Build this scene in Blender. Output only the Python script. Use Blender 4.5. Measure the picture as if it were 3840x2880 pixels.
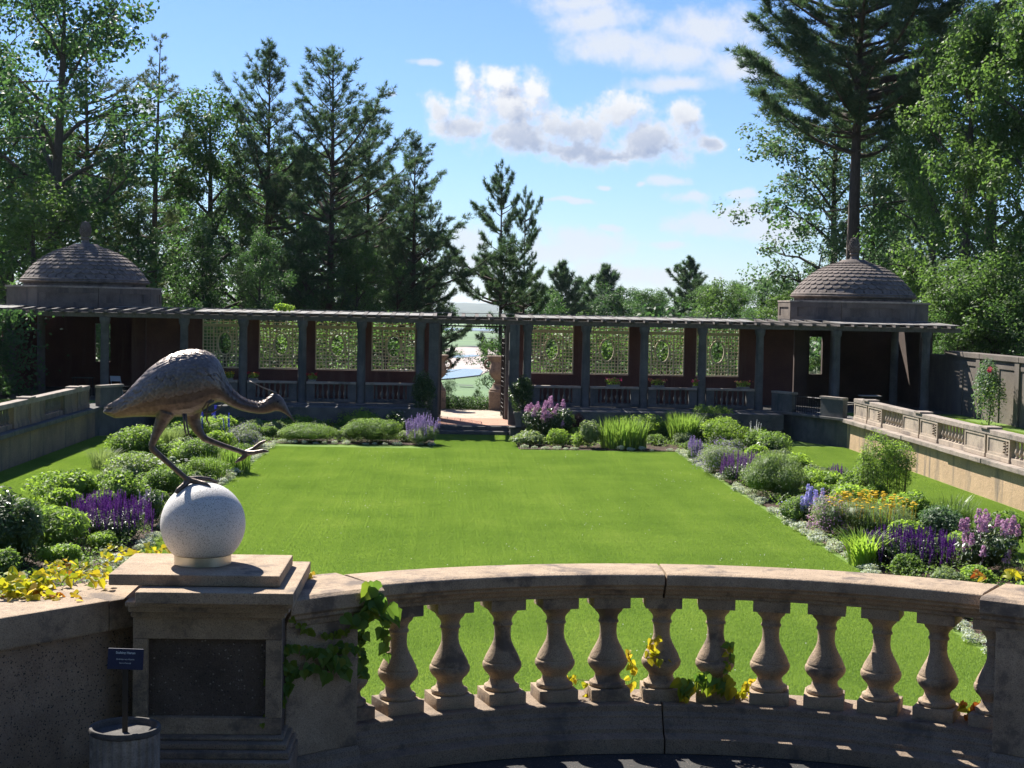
import bpy, bmesh, math, random
import numpy as np
from mathutils import Vector, Matrix
R = math.radians
PI = math.pi
scene = bpy.context.scene
for o in list(bpy.data.objects):
    bpy.data.objects.remove(o, do_unlink=True)
col = scene.collection
random.seed(7)

# ------------------------------------------------------------------ camera
# x = right, y = along the garden axis, z = up, lawn at z = 0, gate on x = 0
FPX = 3322.0
YAW, PITCH, ROLL, PPY = 2.42, 2.877, 1.1, 829.5
CAM = np.array([-1.05, 0.0, 5.0])
_y, _p, _t = R(YAW), R(PITCH), R(ROLL)
FW = np.array([math.sin(_y) * math.cos(_p), math.cos(_y) * math.cos(_p), -math.sin(_p)])
_r0 = np.array([math.cos(_y), -math.sin(_y), 0.0])
_u0 = np.cross(_r0, FW)
RT = _r0 * math.cos(_t) + _u0 * math.sin(_t)
UP = _u0 * math.cos(_t) - _r0 * math.sin(_t)
cd = bpy.data.cameras.new('camera')
cam = bpy.data.objects.new('camera', cd)
col.objects.link(cam)
cam.matrix_world = Matrix(((RT[0], UP[0], -FW[0], CAM[0]), (RT[1], UP[1], -FW[1], CAM[1]),
                           (RT[2], UP[2], -FW[2], CAM[2]), (0, 0, 0, 1)))
cd.sensor_fit = 'HORIZONTAL'
cd.sensor_width = 36.0
cd.lens = FPX / 2212.0 * 36.0
cd.clip_start = 0.05
cd.clip_end = 20000
scene.camera = cam
cy_ = scene.cycles
cy_.max_bounces = 6; cy_.diffuse_bounces = 3; cy_.glossy_bounces = 2; cy_.transmission_bounces = 4; cy_.volume_bounces = 0; cy_.transparent_max_bounces = 4
scene.render.resolution_x, scene.render.resolution_y = 1024, 768

# ------------------------------------------------------------------ light
SUN_AZ, SUN_EL = 28.0, 43.0            # degrees left of the garden axis, above the horizon
sl = bpy.data.lights.new('sun', 'SUN')
sl.energy = 5.0
sl.angle = R(0.53)
sl.color = (1.0, 0.95, 0.86)
sun = bpy.data.objects.new('sun', sl)
col.objects.link(sun)
sd = Vector((-math.sin(R(SUN_AZ)) * math.cos(R(SUN_EL)), math.cos(R(SUN_AZ)) * math.cos(R(SUN_EL)), math.sin(R(SUN_EL))))
sun.rotation_euler = sd.to_track_quat('Z', 'Y').to_euler()
sun.location = (-10, 20, 40)

vs = scene.view_settings
vs.view_transform = 'Standard'
vs.look = 'None'
vs.exposure = 1.2
vs.gamma = 1.0
vs.use_curve_mapping = False

# pixel helpers: a direction only; the distance comes from the surface that is touched
def ray(x, y):
    return FW + RT * (x - 1106) / FPX - UP * (y - PPY) / FPX
def onz(x, y, z=0.0):
    d = ray(x, y); return CAM + d * ((z - CAM[2]) / d[2])
def ony(x, y, Y):
    d = ray(x, y); return CAM + d * ((Y - CAM[1]) / d[1])
def crop(x0, y0, s):
    return lambda x, y: ((x0 + x / s) * .576, (y0 + y / s) * .576)
PX = lambda x, y: (x * .576, y * .576)
c5 = crop(640, 1120, 2.0868); c6 = crop(1560, 1120, 2.0868); c7 = crop(2560, 1120, 1.728); c8 = crop(1560, 1150, 3.016)
c8b = crop(2540, 1500, 1.7015); c2 = crop(0, 1920, 1.728); c3 = crop(1200, 2000, 1.6265); c4 = crop(2500, 1900, 1.651)
cH = crop(360, 1280, 2.4395); c7b = crop(0, 1560, 2.011)

# ------------------------------------------------------------------ world: sky with cumulus
world = bpy.data.worlds.new('World')
scene.world = world
world.use_nodes = True
wt = world.node_tree
wt.nodes.clear()
def N(t, kind, **kw):
    n = t.nodes.new(kind)
    for k, v in kw.items():
        setattr(n, k, v)
    return n
def mathn(t, op, a, b=None, c=None, clamp=False):
    n = N(t, 'ShaderNodeMath', operation=op, use_clamp=clamp)
    for i, q in enumerate((a, b, c)):
        if q is None: continue
        if isinstance(q, (int, float)): n.inputs[i].default_value = q
        else: t.links.new(q, n.inputs[i])
    return n.outputs[0]
def vmath(t, op, a, b=None):
    n = N(t, 'ShaderNodeVectorMath', operation=op)
    for i, q in enumerate((a, b)):
        if q is None: continue
        if isinstance(q, (tuple, list)): n.inputs[i].default_value = q
        else: t.links.new(q, n.inputs[i])
    return n.outputs['Value'] if op in ('LENGTH', 'DOT_PRODUCT') else n.outputs[0]
def maprange(t, v, a, b, c=0.0, d=1.0, smooth=True):
    n = N(t, 'ShaderNodeMapRange')
    n.interpolation_type = 'SMOOTHSTEP' if smooth else 'LINEAR'
    t.links.new(v, n.inputs[0])
    for i, q in enumerate((a, b, c, d)): n.inputs[i + 1].default_value = q
    return n.outputs[0]
def mixc(t, f, a, b, blend='MIX'):
    n = N(t, 'ShaderNodeMix', data_type='RGBA', blend_type=blend)
    for s, q in ((0, f), (6, a), (7, b)):
        if isinstance(q, (int, float)): n.inputs[s].default_value = q
        elif isinstance(q, (tuple, list)): n.inputs[s].default_value = (*q[:3], 1)
        else: t.links.new(q, n.inputs[s])
    return n.outputs[2]

def build_world():
    t = wt
    sky = N(t, 'ShaderNodeTexSky', sky_type='NISHITA')
    sky.sun_disc = False
    sky.sun_elevation = R(SUN_EL)
    sky.sun_rotation = R(-SUN_AZ)
    sky.altitude = 50
    sky.air_density = 1.0
    sky.dust_density = 0.15
    sky.ozone_density = 2.6
    tc = N(t, 'ShaderNodeTexCoord')
    sx = N(t, 'ShaderNodeSeparateXYZ'); t.links.new(tc.outputs['Generated'], sx.inputs[0])
    az = mathn(t, 'ARCTAN2', sx.outputs[0], sx.outputs[1])
    el = mathn(t, 'ARCSINE', sx.outputs[2])
    uvn = N(t, 'ShaderNodeCombineXYZ'); t.links.new(az, uvn.inputs[0]); t.links.new(el, uvn.inputs[1])
    uv0 = uvn.outputs[0]
    def direction(px, py):
        d = ray(px, py); d = d / np.linalg.norm(d)
        return math.atan2(d[0], d[1]), math.asin(d[2])
    cumulus = [(1090, 222, 112, 66), (1008, 165, 30, 40), (1080, 165, 45, 34), (1150, 190, 50, 45), (940, 240, 36, 40), (1000, 275, 84, 34), (1120, 290, 140, 46),
               (1230, 275, 120, 50), (1335, 235, 72, 48), (1420, 300, 104, 58), (1470, 255, 52, 40), (1340, 332, 150, 28), (1525, 318, 45, 20), (1240, 322, 140, 30)]
    wispy = [(1330, 95, 155, 50), (1460, 120, 150, 55), (1290, 40, 130, 45), (1440, 185, 145, 24), (1520, 60, 170, 60), (1600, 140, 120, 60), (1250, 5, 150, 40)]
    small = [(915, 130, 42, 13), (845, 204, 16, 11), (1232, 437, 78, 10), (1310, 401, 22, 8), (1438, 394, 52, 17), (1490, 430, 62, 20), (1400, 401, 18, 8),
             (1260, 520, 125, 40), (1230, 545, 150, 40), (1600, 470, 100, 40), (1530, 490, 110, 34), (1660, 505, 120, 45), (1320, 490, 45, 12), (1440, 524, 80, 12), (1600, 425, 60, 14), (1700, 500, 90, 40),
             (1010, 520, 60, 45), (1030, 570, 100, 40), (300, 225, 45, 28), (1350, 590, 220, 30)]
    def noises(uv):
        def nz(sc, det, ro):
            n = N(t, 'ShaderNodeTexNoise'); n.inputs['Scale'].default_value = sc; n.inputs['Detail'].default_value = det; n.inputs['Roughness'].default_value = ro
            t.links.new(uv, n.inputs['Vector']); return n
        w = nz(18, 3, .5)
        warp = vmath(t, 'MULTIPLY', vmath(t, 'SUBTRACT', w.outputs[1], (.5, .5, .5)), (.025, .0175, 0))
        n = nz(60, 14, .66)
        ns = mathn(t, 'MULTIPLY', mathn(t, 'SUBTRACT', n.outputs[0], .5), 2.6)
        return vmath(t, 'ADD', uv, warp), ns
    def field(blobs, uv):
        out = None
        for (x, y, a, b) in blobs:
            u, v = direction(x, y); s = FPX * 1.08
            d = vmath(t, 'MULTIPLY', vmath(t, 'SUBTRACT', uv, (u, v, 0)), (s / a, s / b, 0))
            m = mathn(t, 'SUBTRACT', 1.0, vmath(t, 'LENGTH', d))
            out = m if out is None else mathn(t, 'SMOOTH_MAX', out, m, 0.3)
        return out
    uvw, ns = noises(uv0)
    fc = mathn(t, 'ADD', mathn(t, 'ADD', field(cumulus, uvw), ns), .16)
    fw = mathn(t, 'ADD', field(wispy, uvw), mathn(t, 'MULTIPLY', ns, 0.6))
    fs = mathn(t, 'ADD', field(small, uvw), mathn(t, 'MULTIPLY', ns, 0.8))
    # the same cloud a little nearer to the sun: what lies there shades what lies here
    uvs = vmath(t, 'ADD', uv0, (-.007, .009, 0))
    uvw2, ns2 = noises(uvs)
    f2 = mathn(t, 'ADD', mathn(t, 'ADD', field(cumulus, uvw2), ns2), .16)
    shade = maprange(t, mathn(t, 'SUBTRACT', fc, f2), -.75, .42, 0, 1)
    thick = maprange(t, fc, .15, 1.1, 0, 1)
    lit = mathn(t, 'SUBTRACT', 1.0, mathn(t, 'MULTIPLY', mathn(t, 'ADD', mathn(t, 'MULTIPLY', thick, .62), .38), mathn(t, 'SUBTRACT', 1.0, shade)))
    v_hi, v_lo = direction(1240, 170)[1], direction(1240, 345)[1]
    under = maprange(t, mathn(t, 'ADD', el, mathn(t, 'MULTIPLY', ns, .011)), v_lo, v_hi, .18, 1.0)
    lit = mathn(t, 'MULTIPLY', lit, mathn(t, 'ADD', mathn(t, 'MULTIPLY', under, thick), mathn(t, 'SUBTRACT', 1.0, thick)))
    # the same scattered cumulus over the rest of the sky
    ng = N(t, 'ShaderNodeTexNoise'); ng.inputs['Scale'].default_value = 3.2; ng.inputs['Detail'].default_value = 8
    t.links.new(tc.outputs['Generated'], ng.inputs['Vector'])
    outside = maprange(t, mathn(t, 'ABSOLUTE', mathn(t, 'SUBTRACT', az, R(YAW))), 0.36, 0.55)
    overhead = maprange(t, el, 0.26, 0.45)
    rest = mathn(t, 'MULTIPLY', maprange(t, ng.outputs[0], 0.60, 0.74), mathn(t, 'MAXIMUM', outside, overhead))
    dc = maprange(t, fc, -0.10, 0.80)
    dw = mathn(t, 'MULTIPLY', maprange(t, fw, -0.10, 0.8), 0.92)
    dsm = mathn(t, 'MULTIPLY', maprange(t, fs, -0.05, 0.7), 0.8)
    rest = mathn(t, 'MULTIPLY', rest, 0.5)
    dens = mathn(t, 'MAXIMUM', mathn(t, 'MAXIMUM', dc, dw), mathn(t, 'MAXIMUM', dsm, rest))
    cc = mixc(t, lit, (2.5, 3.3, 5.0), (7.6, 7.7, 7.9))
    cc = mixc(t, dc, (6.2, 6.6, 7.3), cc)
    blue = mixc(t, 1.0, sky.outputs[0], (.64, .79, 1.10), 'MULTIPLY')
    out = mixc(t, dens, blue, cc)
    bg = N(t, 'ShaderNodeBackground'); bg.inputs['Strength'].default_value = 0.056
    t.links.new(out, bg.inputs[0])
    wo = N(t, 'ShaderNodeOutputWorld'); t.links.new(bg.outputs[0], wo.inputs[0])
build_world()

# ------------------------------------------------------------------ builders
class MB:
    def __init__(s): s.v = []; s.f = []
    def add(s, vs_, fs_):
        n = len(s.v); s.v += [tuple(map(float, q)) for q in vs_]; s.f += [tuple(i + n for i in q) for q in fs_]; return s
    def box(s, x0, x1, y0, y1, z0, z1, rz=0.0, c=None):
        q = [(x0, y0, z0), (x1, y0, z0), (x1, y1, z0), (x0, y1, z0), (x0, y0, z1), (x1, y0, z1), (x1, y1, z1), (x0, y1, z1)]
        if rz:
            c = c or ((x0 + x1) / 2, (y0 + y1) / 2); ca, sa = math.cos(rz), math.sin(rz)
            q = [(c[0] + (x - c[0]) * ca - (y - c[1]) * sa, c[1] + (x - c[0]) * sa + (y - c[1]) * ca, z) for x, y, z in q]
        return s.add(q, [(0, 3, 2, 1), (4, 5, 6, 7), (0, 1, 5, 4), (1, 2, 6, 5), (2, 3, 7, 6), (3, 0, 4, 7)])
    def prism(s, pts, z0, z1):
        n = len(pts)
        a = sum(pts[i][0] * pts[(i + 1) % n][1] - pts[(i + 1) % n][0] * pts[i][1] for i in range(n))
        if a < 0: pts = pts[::-1]
        vs_ = [(x, y, z0) for x, y in pts] + [(x, y, z1) for x, y in pts]
        return s.add(vs_, [tuple(range(n))[::-1], tuple(range(n, 2 * n))] + [(i, (i + 1) % n, n + (i + 1) % n, n + i) for i in range(n)])
    def lathe(s, prof, n=16, c=(0, 0, 0), cap=True, flute=0.0, nf=0):
        vs_, fs_ = [], []
        for r, z in prof:
            for k in range(n):
                a = 2 * PI * k / n
                rr = r * (1 + flute * math.cos(nf * a)) if flute else r
                vs_.append((c[0] + rr * math.cos(a), c[1] + rr * math.sin(a), c[2] + z))
        for i in range(len(prof) - 1):
            for k in range(n):
                k2 = (k + 1) % n
                fs_.append((i * n + k, i * n + k2, (i + 1) * n + k2, (i + 1) * n + k))
        if cap:
            fs_.append(tuple(range(n))[::-1]); m = (len(prof) - 1) * n; fs_.append(tuple(range(m, m + n)))
        return s.add(vs_, fs_)
    def tube(s, pts, rad, n=6, cap=True):
        pts = [Vector(p) for p in pts]
        if isinstance(rad, (int, float)): rad = [rad] * len(pts)
        vs_, fs_ = [], []
        ref = Vector((0.31, 0.17, 0.93))
        for i, p in enumerate(pts):
            d = (pts[min(i + 1, len(pts) - 1)] - pts[max(i - 1, 0)]).normalized()
            a = d.cross(ref)
            if a.length < .05: a = d.cross(Vector((1, 0, 0)))
            a.normalize(); b = d.cross(a)
            for k in range(n):
                w = 2 * PI * k / n
                vs_.append(p + (a * math.cos(w) + b * math.sin(w)) * rad[i])
        for i in range(len(pts) - 1):
            for k in range(n):
                k2 = (k + 1) % n
                fs_.append((i * n + k, i * n + k2, (i + 1) * n + k2, (i + 1) * n + k))
        if cap:
            fs_.append(tuple(range(n))[::-1]); m = (len(pts) - 1) * n; fs_.append(tuple(range(m, m + n)))
        return s.add(vs_, fs_)
    def arc(s, prof, c, a0, a1, n):
        """closed profile [(r, z)] swept round the vertical axis through c, angle from +y towards +x"""
        m = len(prof); vs_, fs_ = [], []
        for i in range(n + 1):
            a = a0 + (a1 - a0) * i / n
            for r, z in prof: vs_.append((c[0] + r * math.sin(a), c[1] + r * math.cos(a), z))
        for i in range(n):
            for k in range(m):
                k2 = (k + 1) % m
                fs_.append((i * m + k, i * m + k2, (i + 1) * m + k2, (i + 1) * m + k))
        fs_.append(tuple(range(m))); fs_.append(tuple(range(n * m, n * m + m))[::-1])
        return s.add(vs_, fs_)
    def mesh(s, name, mat, smooth=False, bevel=0.0, origin=None, seg=2, angle=None):
        me = bpy.data.meshes.new(name)
        a = np.array(s.v)
        if origin is None: origin = np.array([(a[:, 0].min() + a[:, 0].max()) / 2, (a[:, 1].min() + a[:, 1].max()) / 2, a[:, 2].min()])
        origin = np.array(origin, float)
        me.from_pydata([tuple(q) for q in (a - origin)], [], s.f)
        bm = bmesh.new(); bm.from_mesh(me)
        bmesh.ops.recalc_face_normals(bm, faces=bm.faces)
        if bevel:
            ed = [e for e in bm.edges if len(e.link_faces) == 2 and e.calc_face_angle(0) > R(28)]
            bmesh.ops.bevel(bm, geom=ed, offset=bevel, segments=seg, affect='EDGES', profile=0.6, clamp_overlap=True)
        bm.to_mesh(me); bm.free()
        if smooth:
            me.shade_smooth()
            if angle: me.set_sharp_from_angle(angle=R(angle))
        if mat: me.materials.append(mat)
        return me, Vector(origin)
    def build(s, name, mat, parent=None, **kw):
        kind = kw.pop('kind', None)
        me, o = s.mesh(name, mat, **kw)
        return place(name, me, o, parent, kind)

def place(name, me, loc, parent=None, kind=None, rot=None, scale=None):
    ob = bpy.data.objects.new(name, me); col.objects.link(ob)
    loc = Vector(loc)
    if parent is not None:
        ob.parent = parent
        p = parent; off = Vector((0, 0, 0))
        while p is not None: off += p.location; p = p.parent
        loc = loc - off
    ob.location = loc
    if rot is not None: ob.rotation_euler = rot
    if scale is not None: ob.scale = scale if hasattr(scale, '__len__') else (scale,) * 3
    if kind: ob['kind'] = kind
    return ob
def tag(o, label, cat, group=None, kind=None):
    o['label'] = label; o['category'] = cat
    if group: o['group'] = group
    if kind: o['kind'] = kind
    return o
def thing(name, label, cat, loc=(0, 0, 0), group=None):
    o = bpy.data.objects.new(name, None); col.objects.link(o)
    o.empty_display_size = 0.1; o.location = loc
    return tag(o, label, cat, group)
def struct(o):
    o['kind'] = 'structure'; return o

def mesh_np(name, verts, k, mat, rnd=None, faces=None):
    """verts (n*k,3): n polygons of k corners each, one random value for each polygon"""
    me = bpy.data.meshes.new(name)
    nv = len(verts)
    if faces is None: faces = np.arange(nv, dtype=np.int32)
    nf = len(faces) // k
    me.vertices.add(nv); me.vertices.foreach_set('co', np.asarray(verts, np.float32).ravel())
    me.loops.add(nf * k); me.loops.foreach_set('vertex_index', np.asarray(faces, np.int32).ravel())
    me.polygons.add(nf); me.polygons.foreach_set('loop_start', np.arange(0, nf * k, k, dtype=np.int32))
    me.polygons.foreach_set('loop_total', np.full(nf, k, np.int32))
    if rnd is not None:
        at = me.attributes.new('rnd', 'FLOAT', 'FACE'); at.data.foreach_set('value', np.asarray(rnd, np.float32))
    me.update(calc_edges=True)
    me.materials.append(mat)
    return me

# ------------------------------------------------------------------ materials
def newmat(name):
    m = bpy.data.materials.new(name); m.use_nodes = True; t = m.node_tree
    t.nodes.clear()
    o = N(t, 'ShaderNodeOutputMaterial'); b = N(t, 'ShaderNodeBsdfPrincipled')
    t.links.new(b.outputs[0], o.inputs[0])
    return m, t, b, o
def coords(t, scale=1.0, rnd=True, world_=False):
    if world_:
        g = N(t, 'ShaderNodeNewGeometry'); v = g.outputs['Position']
    else:
        tc = N(t, 'ShaderNodeTexCoord'); v = tc.outputs['Object']
        if rnd:
            oi = N(t, 'ShaderNodeObjectInfo')
            cx = N(t, 'ShaderNodeCombineXYZ')
            for i, k in enumerate((37.0, 53.0, 71.0)): t.links.new(mathn(t, 'MULTIPLY', oi.outputs['Random'], k), cx.inputs[i])
            v = vmath(t, 'ADD', v, cx.outputs[0])
    return v
def noise(t, v, scale, detail=4, rough=.55, out=0):
    n = N(t, 'ShaderNodeTexNoise'); n.inputs['Scale'].default_value = scale; n.inputs['Detail'].default_value = detail
    n.inputs['Roughness'].default_value = rough
    if v is not None: t.links.new(v, n.inputs['Vector'])
    return n.outputs[out]
def ramp(t, f, stops):
    r = N(t, 'ShaderNodeValToRGB'); e = r.color_ramp.elements
    while len(e) < len(stops): e.new(0.5)
    for q, (p, c) in zip(e, stops): q.position = p; q.color = (*c, 1)
    t.links.new(f, r.inputs[0]); return r.outputs[0]
def bump(t, b, h, strength=.3, dist=.01):
    n = N(t, 'ShaderNodeBump'); n.inputs['Strength'].default_value = strength; n.inputs['Distance'].default_value = dist
    t.links.new(h, n.inputs['Height']); t.links.new(n.outputs[0], b.inputs['Normal'])

def stone(name, light, dark, speck=None, fine=220.0, blotch=3.0, rough=.9, bumps=.5, dist=.004, stain=None, streak=False, spk_size=.3, world_=False, stain_scale=None, mottle=.55):
    m, t, b, o = newmat(name)
    v = coords(t, world_=world_)
    a = noise(t, v, blotch, 5, .6)
    c = ramp(t, a, [(.32, dark), (.66, light)])
    f = noise(t, v, fine, 3, .6)
    c = mixc(t, mottle, c, ramp(t, f, [(.3, (.45, .43, .42)), (.5, (1, 1, 1)), (.75, (1.35, 1.33, 1.3))]), 'MULTIPLY')
    if speck:
        vo = N(t, 'ShaderNodeTexVoronoi'); vo.inputs['Scale'].default_value = speck; t.links.new(v, vo.inputs['Vector'])
        msk = mathn(t, 'LESS_THAN', vo.outputs['Distance'], spk_size)
        msk = mathn(t, 'MULTIPLY', msk, mathn(t, 'GREATER_THAN', noise(t, v, speck * .8, 2), .5))
        cr = N(t, 'ShaderNodeSeparateColor'); t.links.new(vo.outputs['Color'], cr.inputs[0])
        c = mixc(t, msk, c, ramp(t, cr.outputs[0], [(0, (.05, .042, .037)), (.6, (.13, .10, .085)), (1, (.36, .30, .25))]))
    if stain:
        sv = v
        if streak:
            sv = vmath(t, 'MULTIPLY', v, (1.6, 1.6, .22))
        s_ = noise(t, sv, stain_scale or (1.3 if streak else 1.1), 6, .68)
        c = mixc(t, maprange(t, s_, .5, .66), c, stain)
    t.links.new(c, b.inputs['Base Color'])
    b.inputs['Roughness'].default_value = rough
    b.inputs['Specular IOR Level'].default_value = .25
    h = mathn(t, 'ADD', f, mathn(t, 'MULTIPLY', noise(t, v, fine * .22, 3), 1.4))
    bump(t, b, h, bumps, dist)
    return m
M = {}
M['cast'] = stone('cast_stone', (.455, .34, .235), (.325, .24, .165), speck=170, fine=210, blotch=7, bumps=.8, dist=.004, stain=(.17, .132, .105), spk_size=.26, stain_scale=4.5, mottle=.7)
M['cast_grey'] = stone('weathered_cast_stone', (.36, .27, .195), (.24, .18, .132), speck=150, fine=190, blotch=8, bumps=.9, dist=.005, stain=(.145, .118, .098), spk_size=.28, stain_scale=4.0, mottle=.85)
M['aggregate'] = stone('exposed_aggregate', (.44, .315, .225), (.29, .205, .148), speck=95, fine=190, blotch=7, bumps=1.0, dist=.006, spk_size=.36)
M['granite'] = stone('speckled_granite', (.80, .765, .73), (.70, .67, .64), speck=230, fine=420, blotch=12, rough=.65, bumps=.5, dist=.0015, spk_size=.34)
M['old_stone'] = stone('old_stone', (.15, .145, .135), (.085, .082, .078), fine=60, blotch=1.6, bumps=.5, dist=.01, stain=(.07, .075, .075), streak=True)
M['drum'] = stone('brown_stucco', (.20, .16, .13), (.12, .095, .078), fine=40, blotch=1.2, bumps=.4, dist=.01, stain=(.10, .085, .075), streak=True)
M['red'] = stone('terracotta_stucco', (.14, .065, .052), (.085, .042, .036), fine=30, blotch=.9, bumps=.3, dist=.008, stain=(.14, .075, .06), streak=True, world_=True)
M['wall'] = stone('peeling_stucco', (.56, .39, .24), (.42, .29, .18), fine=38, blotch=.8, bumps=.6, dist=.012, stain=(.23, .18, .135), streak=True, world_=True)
M['wall_l'] = stone('shaded_stucco', (.30, .22, .15), (.17, .13, .10), fine=38, blotch=.9, bumps=.6, dist=.012, stain=(.11, .10, .085), streak=True, world_=True)  # left side's copy of the wall stucco, shade put into its darker colours
M['ledge'] = stone('ledge_stone', (.42, .35, .29), (.24, .20, .17), fine=60, blotch=2.2, bumps=.7, dist=.012, stain=(.16, .14, .12))
M['panel'] = stone('balustrade_stone', (.48, .39, .30), (.34, .28, .22), fine=50, blotch=1.5, bumps=.4, dist=.008, stain=(.22, .18, .15))
M['dark_room'] = stone('shade_brown_stucco', (.105, .075, .062), (.065, .048, .042), fine=36, blotch=.8, bumps=.3, dist=.008, world_=True)  # shade of the right pavilion's room put into the wall colour
M['outer'] = stone('grey_wall_stucco', (.20, .168, .14), (.13, .11, .092), fine=36, blotch=.8, bumps=.4, dist=.01, stain=(.14, .12, .10), streak=True, world_=True)
M['tile'] = stone('roof_tile', (.225, .182, .158), (.12, .098, .088), fine=60, blotch=4, bumps=.5, dist=.008, stain=(.10, .085, .075))
M['floor'] = stone('terrace_paving', (.06, .058, .057), (.038, .038, .039), speck=120, fine=200, blotch=3, bumps=.6, dist=.004)
M['ftile'] = stone('quarry_tile', (.50, .27, .19), (.38, .20, .14), fine=60, blotch=2, bumps=.2, dist=.004)
M['gravel'] = stone('gravel', (.55, .46, .36), (.36, .28, .21), speck=40, fine=60, blotch=2.5, bumps=.8, dist=.012, world_=True)
M['terracotta'] = stone('grey_clay', (.26, .24, .22), (.17, .16, .15), fine=80, blotch=5, bumps=.3, dist=.004)
M['soil'] = stone('bed_soil', (.085, .05, .032), (.045, .028, .02), fine=40, blotch=4, bumps=1, dist=.02, world_=True)
M['pebble'] = stone('pebble', (.40, .40, .39), (.16, .15, .145), fine=90, blotch=30, bumps=.2)

def simple(name, c, rough=.5, metal=0.0, var=.15, nscale=30, bmp=.0, dist=.002):
    m, t, b, o = newmat(name); v = coords(t)
    n = noise(t, v, nscale, 5)
    cc = ramp(t, n, [(.3, tuple(q * (1 - var) for q in c)), (.7, tuple(q * (1 + var) for q in c))])
    t.links.new(cc, b.inputs['Base Color']); b.inputs['Roughness'].default_value = rough; b.inputs['Metallic'].default_value = metal
    if bmp: bump(t, b, noise(t, v, nscale * 2, 4), bmp, dist)
    return m
M['bronze'] = simple('bronze', (.15, .112, .092), .46, .5, .35, 60, .5, .003)
M['bronze_worn'] = simple('bronze_feather', (.235, .19, .165), .40, .55, .3, 90, .4, .002)
M['steel'] = simple('brushed_ring', (.62, .56, .45), .38, .85, .08, 20)
M['rubber'] = simple('gasket', (.03, .03, .03), .6)
M['iron'] = simple('iron', (.028, .024, .024), .5, .4)
M['sign'] = simple('sign_board', (.010, .015, .060), .45)
M['signpost'] = simple('sign_post', (.02, .018, .018), .5)
M['text'] = simple('lettering', (.62, .68, .70), .6, var=.03)
M['white'] = simple('white_plastic', (.62, .66, .72), .4, var=.04)
M['black'] = simple('dark_gap', (.012, .011, .011), .9)
def wood(name, a, b_):
    m, t, b, o = newmat(name); v = coords(t)
    vv = vmath(t, 'MULTIPLY', v, (3, 3, 3))
    n = noise(t, vv, 4, 6, .65)
    c = ramp(t, n, [(.3, a), (.7, b_)])
    t.links.new(c, b.inputs['Base Color']); b.inputs['Roughness'].default_value = .85
    bump(t, b, noise(t, vv, 20, 4), .3, .004)
    return m
M['lattice'] = wood('lattice_wood', (.52, .44, .29), (.70, .60, .41))
M['beam'] = wood('weathered_beam', (.075, .065, .058), (.15, .13, .115))
M['rafter'] = wood('weathered_rafter', (.06, .05, .044), (.12, .10, .088))
M['lath'] = wood('bleached_lath', (.17, .16, .15), (.28, .265, .25))

def leafmat(name, cols, trans=.5, rough=.55, spec=.3, transc=None):
    m, t, b, o = newmat(name)
    at = N(t, 'ShaderNodeAttribute', attribute_name='rnd')
    oi = N(t, 'ShaderNodeObjectInfo')
    f = mathn(t, 'FRACT', mathn(t, 'ADD', at.outputs['Fac'], mathn(t, 'MULTIPLY', oi.outputs['Random'], .999)))
    n = len(cols)
    c = ramp(t, f, [(i / (n - 1), q) for i, q in enumerate(cols)])
    t.links.new(c, b.inputs['Base Color']); b.inputs['Roughness'].default_value = rough; b.inputs['Specular IOR Level'].default_value = spec
    tr = N(t, 'ShaderNodeBsdfTranslucent')
    tc_ = mixc(t, 1.0, c, transc or (1.6, 1.6, .85), 'MULTIPLY')
    t.links.new(tc_, tr.inputs[0])
    mx = N(t, 'ShaderNodeMixShader'); mx.inputs[0].default_value = trans
    t.links.new(b.outputs[0], mx.inputs[1]); t.links.new(tr.outputs[0], mx.inputs[2]); t.links.new(mx.outputs[0], o.inputs[0])
    return m
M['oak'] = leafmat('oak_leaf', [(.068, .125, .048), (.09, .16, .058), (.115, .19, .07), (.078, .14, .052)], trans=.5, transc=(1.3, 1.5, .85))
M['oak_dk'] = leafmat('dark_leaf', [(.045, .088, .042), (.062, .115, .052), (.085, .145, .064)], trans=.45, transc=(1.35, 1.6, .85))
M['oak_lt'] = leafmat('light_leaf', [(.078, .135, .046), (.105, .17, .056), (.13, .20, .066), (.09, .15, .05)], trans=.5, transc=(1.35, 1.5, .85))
M['silver'] = leafmat('grey_green_leaf', [(.075, .13, .07), (.105, .165, .09), (.13, .19, .108)], trans=.38, transc=(1.3, 1.5, .9))
M['pine'] = leafmat('pine_needle', [(.050, .088, .056), (.068, .115, .068), (.09, .142, .08), (.11, .14, .074)], trans=.36, transc=(1.3, 1.5, .9), rough=.6)
M['larch'] = leafmat('larch_needle', [(.07, .105, .05), (.095, .13, .06), (.12, .155, .07)], trans=.3)
M['g_bright'] = leafmat('bright_leaf', [(.165, .265, .055), (.215, .33, .065), (.27, .385, .08)], trans=.55)
M['g_mid'] = leafmat('mid_leaf', [(.105, .18, .05), (.14, .225, .06), (.175, .265, .072)], trans=.52)
M['g_dark'] = leafmat('dark_shrub_leaf', [(.035, .07, .024), (.055, .10, .03), (.08, .13, .04)], trans=.35, rough=.4, spec=.5)
M['g_grey'] = leafmat('greyish_leaf', [(.15, .215, .10), (.19, .255, .125), (.23, .285, .15)], trans=.4)
M['g_silver'] = leafmat('silver_leaf', [(.36, .42, .36), (.46, .50, .44), (.55, .58, .50)], trans=.25)
M['g_burg'] = leafmat('burgundy_leaf', [(.06, .02, .02), (.10, .03, .03), (.075, .04, .025)], trans=.3)
M['g_yellow'] = leafmat('yellow_green_leaf', [(.30, .33, .03), (.42, .40, .04), (.50, .44, .05), (.24, .33, .03)], trans=.5, transc=(1.3, 1.25, .5))
M['ivy'] = leafmat('ivy_leaf', [(.08, .17, .04), (.12, .22, .05), (.17, .27, .06), (.10, .19, .045)], trans=.45)
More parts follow.
